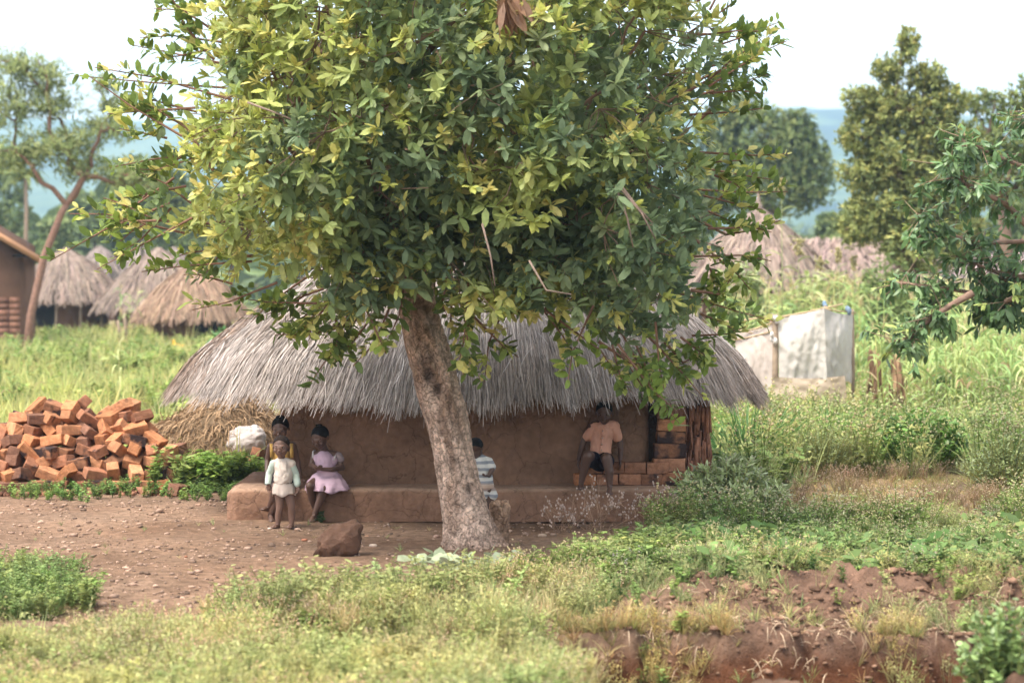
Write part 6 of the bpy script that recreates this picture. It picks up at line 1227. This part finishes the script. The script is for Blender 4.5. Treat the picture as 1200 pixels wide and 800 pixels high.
def child_striped():
    Y = 23.55; q = lambda a, b, dy=0: P(a, b, Y + dy); base = P(572, 617, Y); root = empty('person', (base.x, Y, 0), 'small child in grey and white striped shirt leaning behind the big trunk, back turned', 'person')
    b = MB(); hc = q(557.5, 525, -.03); M = head(b, hc, .205, R(165), R(20))
    limb(b, [q(559, 531), q(562, 537)], [.034, .038]); limb(b, [q(563.5, 541), q(565, 552), q(568, 564), q(569.5, 572)], [.068, .07, .075, .075])
    limb(b, [q(573.5, 540), q(577, 549, -.03), q(573, 557, -.12)], [.032, .027, .02]); limb(b, [q(554, 540), q(548, 548, -.12), q(542, 550, -.2)], [.032, .026, .02])
    hand(b, q(573, 557, -.12), (-.7, -.6, 0), (0, 0, 1), .9, .8, 1); hand(b, q(542, 550, -.2), (-.6, -.7, .3), (0, 0, 1), .9, .5, -1)
    limb(b, [q(566, 575), q(569.5, 592, -.01), q(573, 602), q(574, 612)], [.048, .036, .034, .023]); foot(b, q(574, 612), q(573, 616, .1), .92); limb(b, [q(574, 575), q(576, 592), q(577, 602), q(578, 612)], [.047, .036, .034, .023]); foot(b, q(578, 612), q(579, 616, .1), .92)
    remeshed('body', b, M_skin, .0038, root); face_bits(root, hc, .205, M, .8); hair_cap(root, hc, .205, M, r=(.365, .42, .38))
    s = MB(); limb(s, [q(563.5, 543), q(565, 553), q(567.5, 564), q(569, 569)], [.085, .088, .09, .088]); limb(s, [q(555.5, 539.5), q(563, 537.5), q(571.5, 540)], [.04, .045, .04]); limb(s, [q(572.5, 540.5), q(576, 547, -.02)], [.042, .042]); limb(s, [q(555, 540), q(549.5, 547, -.1)], [.042, .04]); remeshed('shirt', s, M_stripe, .006, root, 4, (.010, 16))
    s = MB(); limb(s, [q(567, 568), q(568, 574)], [.078, .078]); limb(s, [q(564, 574), q(566, 580)], [.062, .062]); limb(s, [q(574.5, 574), q(577, 580)], [.055, .055]); remeshed('shorts', s, M_stripe, .006, root, 3, (.008, 16))
child_striped()
# ------------------------------------------------------------------ air, light, camera
def haze():
    bpy.ops.mesh.primitive_cube_add(size=1); o = bpy.context.object; o.name = 'haze'; o.scale = (4400, 4300, 330); o.location = (0, 1450, 130); bpy.context.view_layer.update()
    m = bpy.data.materials.new('haze'); m.use_nodes = True; nt = m.node_tree; nt.nodes.clear(); out = nt.nodes.new('ShaderNodeOutputMaterial'); v = nt.nodes.new('ShaderNodeVolumePrincipled')
    v.inputs['Color'].default_value = (.54, .76, 1, 1); v.inputs['Density'].default_value = .00034; v.inputs['Anisotropy'].default_value = .2; nt.links.new(v.outputs[0], out.inputs['Volume']); o.data.materials.append(m); tag(o, kind='stuff'); o['label'] = 'pale blue haze over the distant hills'; o['category'] = 'haze'
    m.cycles.homogeneous_volume = True
haze()
SUN_EL, SUN_AZ = 62, 232      # azimuth clockwise from +Y (view direction): behind the camera, a little left
w = bpy.data.worlds.new('World'); SC.world = w; w.use_nodes = True; nt = w.node_tree; bg = nt.nodes['Background']; sky = nt.nodes.new('ShaderNodeTexSky'); sky.sky_type = 'NISHITA'; sky.sun_disc = False
sky.sun_elevation = R(SUN_EL); sky.sun_rotation = R(SUN_AZ); sky.dust_density = 5; sky.air_density = 1.0; sky.altitude = 600
hs = nt.nodes.new('ShaderNodeHueSaturation'); hs.inputs['Saturation'].default_value = .22; hs.inputs['Value'].default_value = 1.0
nt.links.new(sky.outputs[0], hs.inputs['Color']); nt.links.new(hs.outputs[0], bg.inputs['Color']); bg.inputs['Strength'].default_value = .15
L = bpy.data.lights.new('sun', 'SUN'); L.energy = 1.35; L.angle = R(24); L.color = (1, .92, .80); so = bpy.data.objects.new('sun', L); COL.objects.link(so)
az, el = R(SUN_AZ), R(SUN_EL); sd = Vector((math.sin(az) * math.cos(el), math.cos(az) * math.cos(el), math.sin(el))); so.rotation_euler = sd.to_track_quat('Z', 'Y').to_euler()
cam = bpy.data.cameras.new('camera'); cam.lens = 85; cam.sensor_width = 36; cam.clip_end = 9000; cam.clip_start = .1; co = bpy.data.objects.new('camera', cam); COL.objects.link(co); co.location = (0, 0, CH); co.rotation_euler = (PI / 2 - TH, 0, 0); SC.camera = co
cam.dof.use_dof = True; cam.dof.focus_distance = 23.3; cam.dof.aperture_fstop = 2.0
SC.view_settings.view_transform = 'Standard'; SC.view_settings.look = 'None'; SC.view_settings.gamma = 1; SC.view_settings.exposure = 1.82
SC.cycles.volume_bounces = 1; SC.cycles.max_bounces = 8; SC.cycles.diffuse_bounces = 4; SC.cycles.transmission_bounces = 4
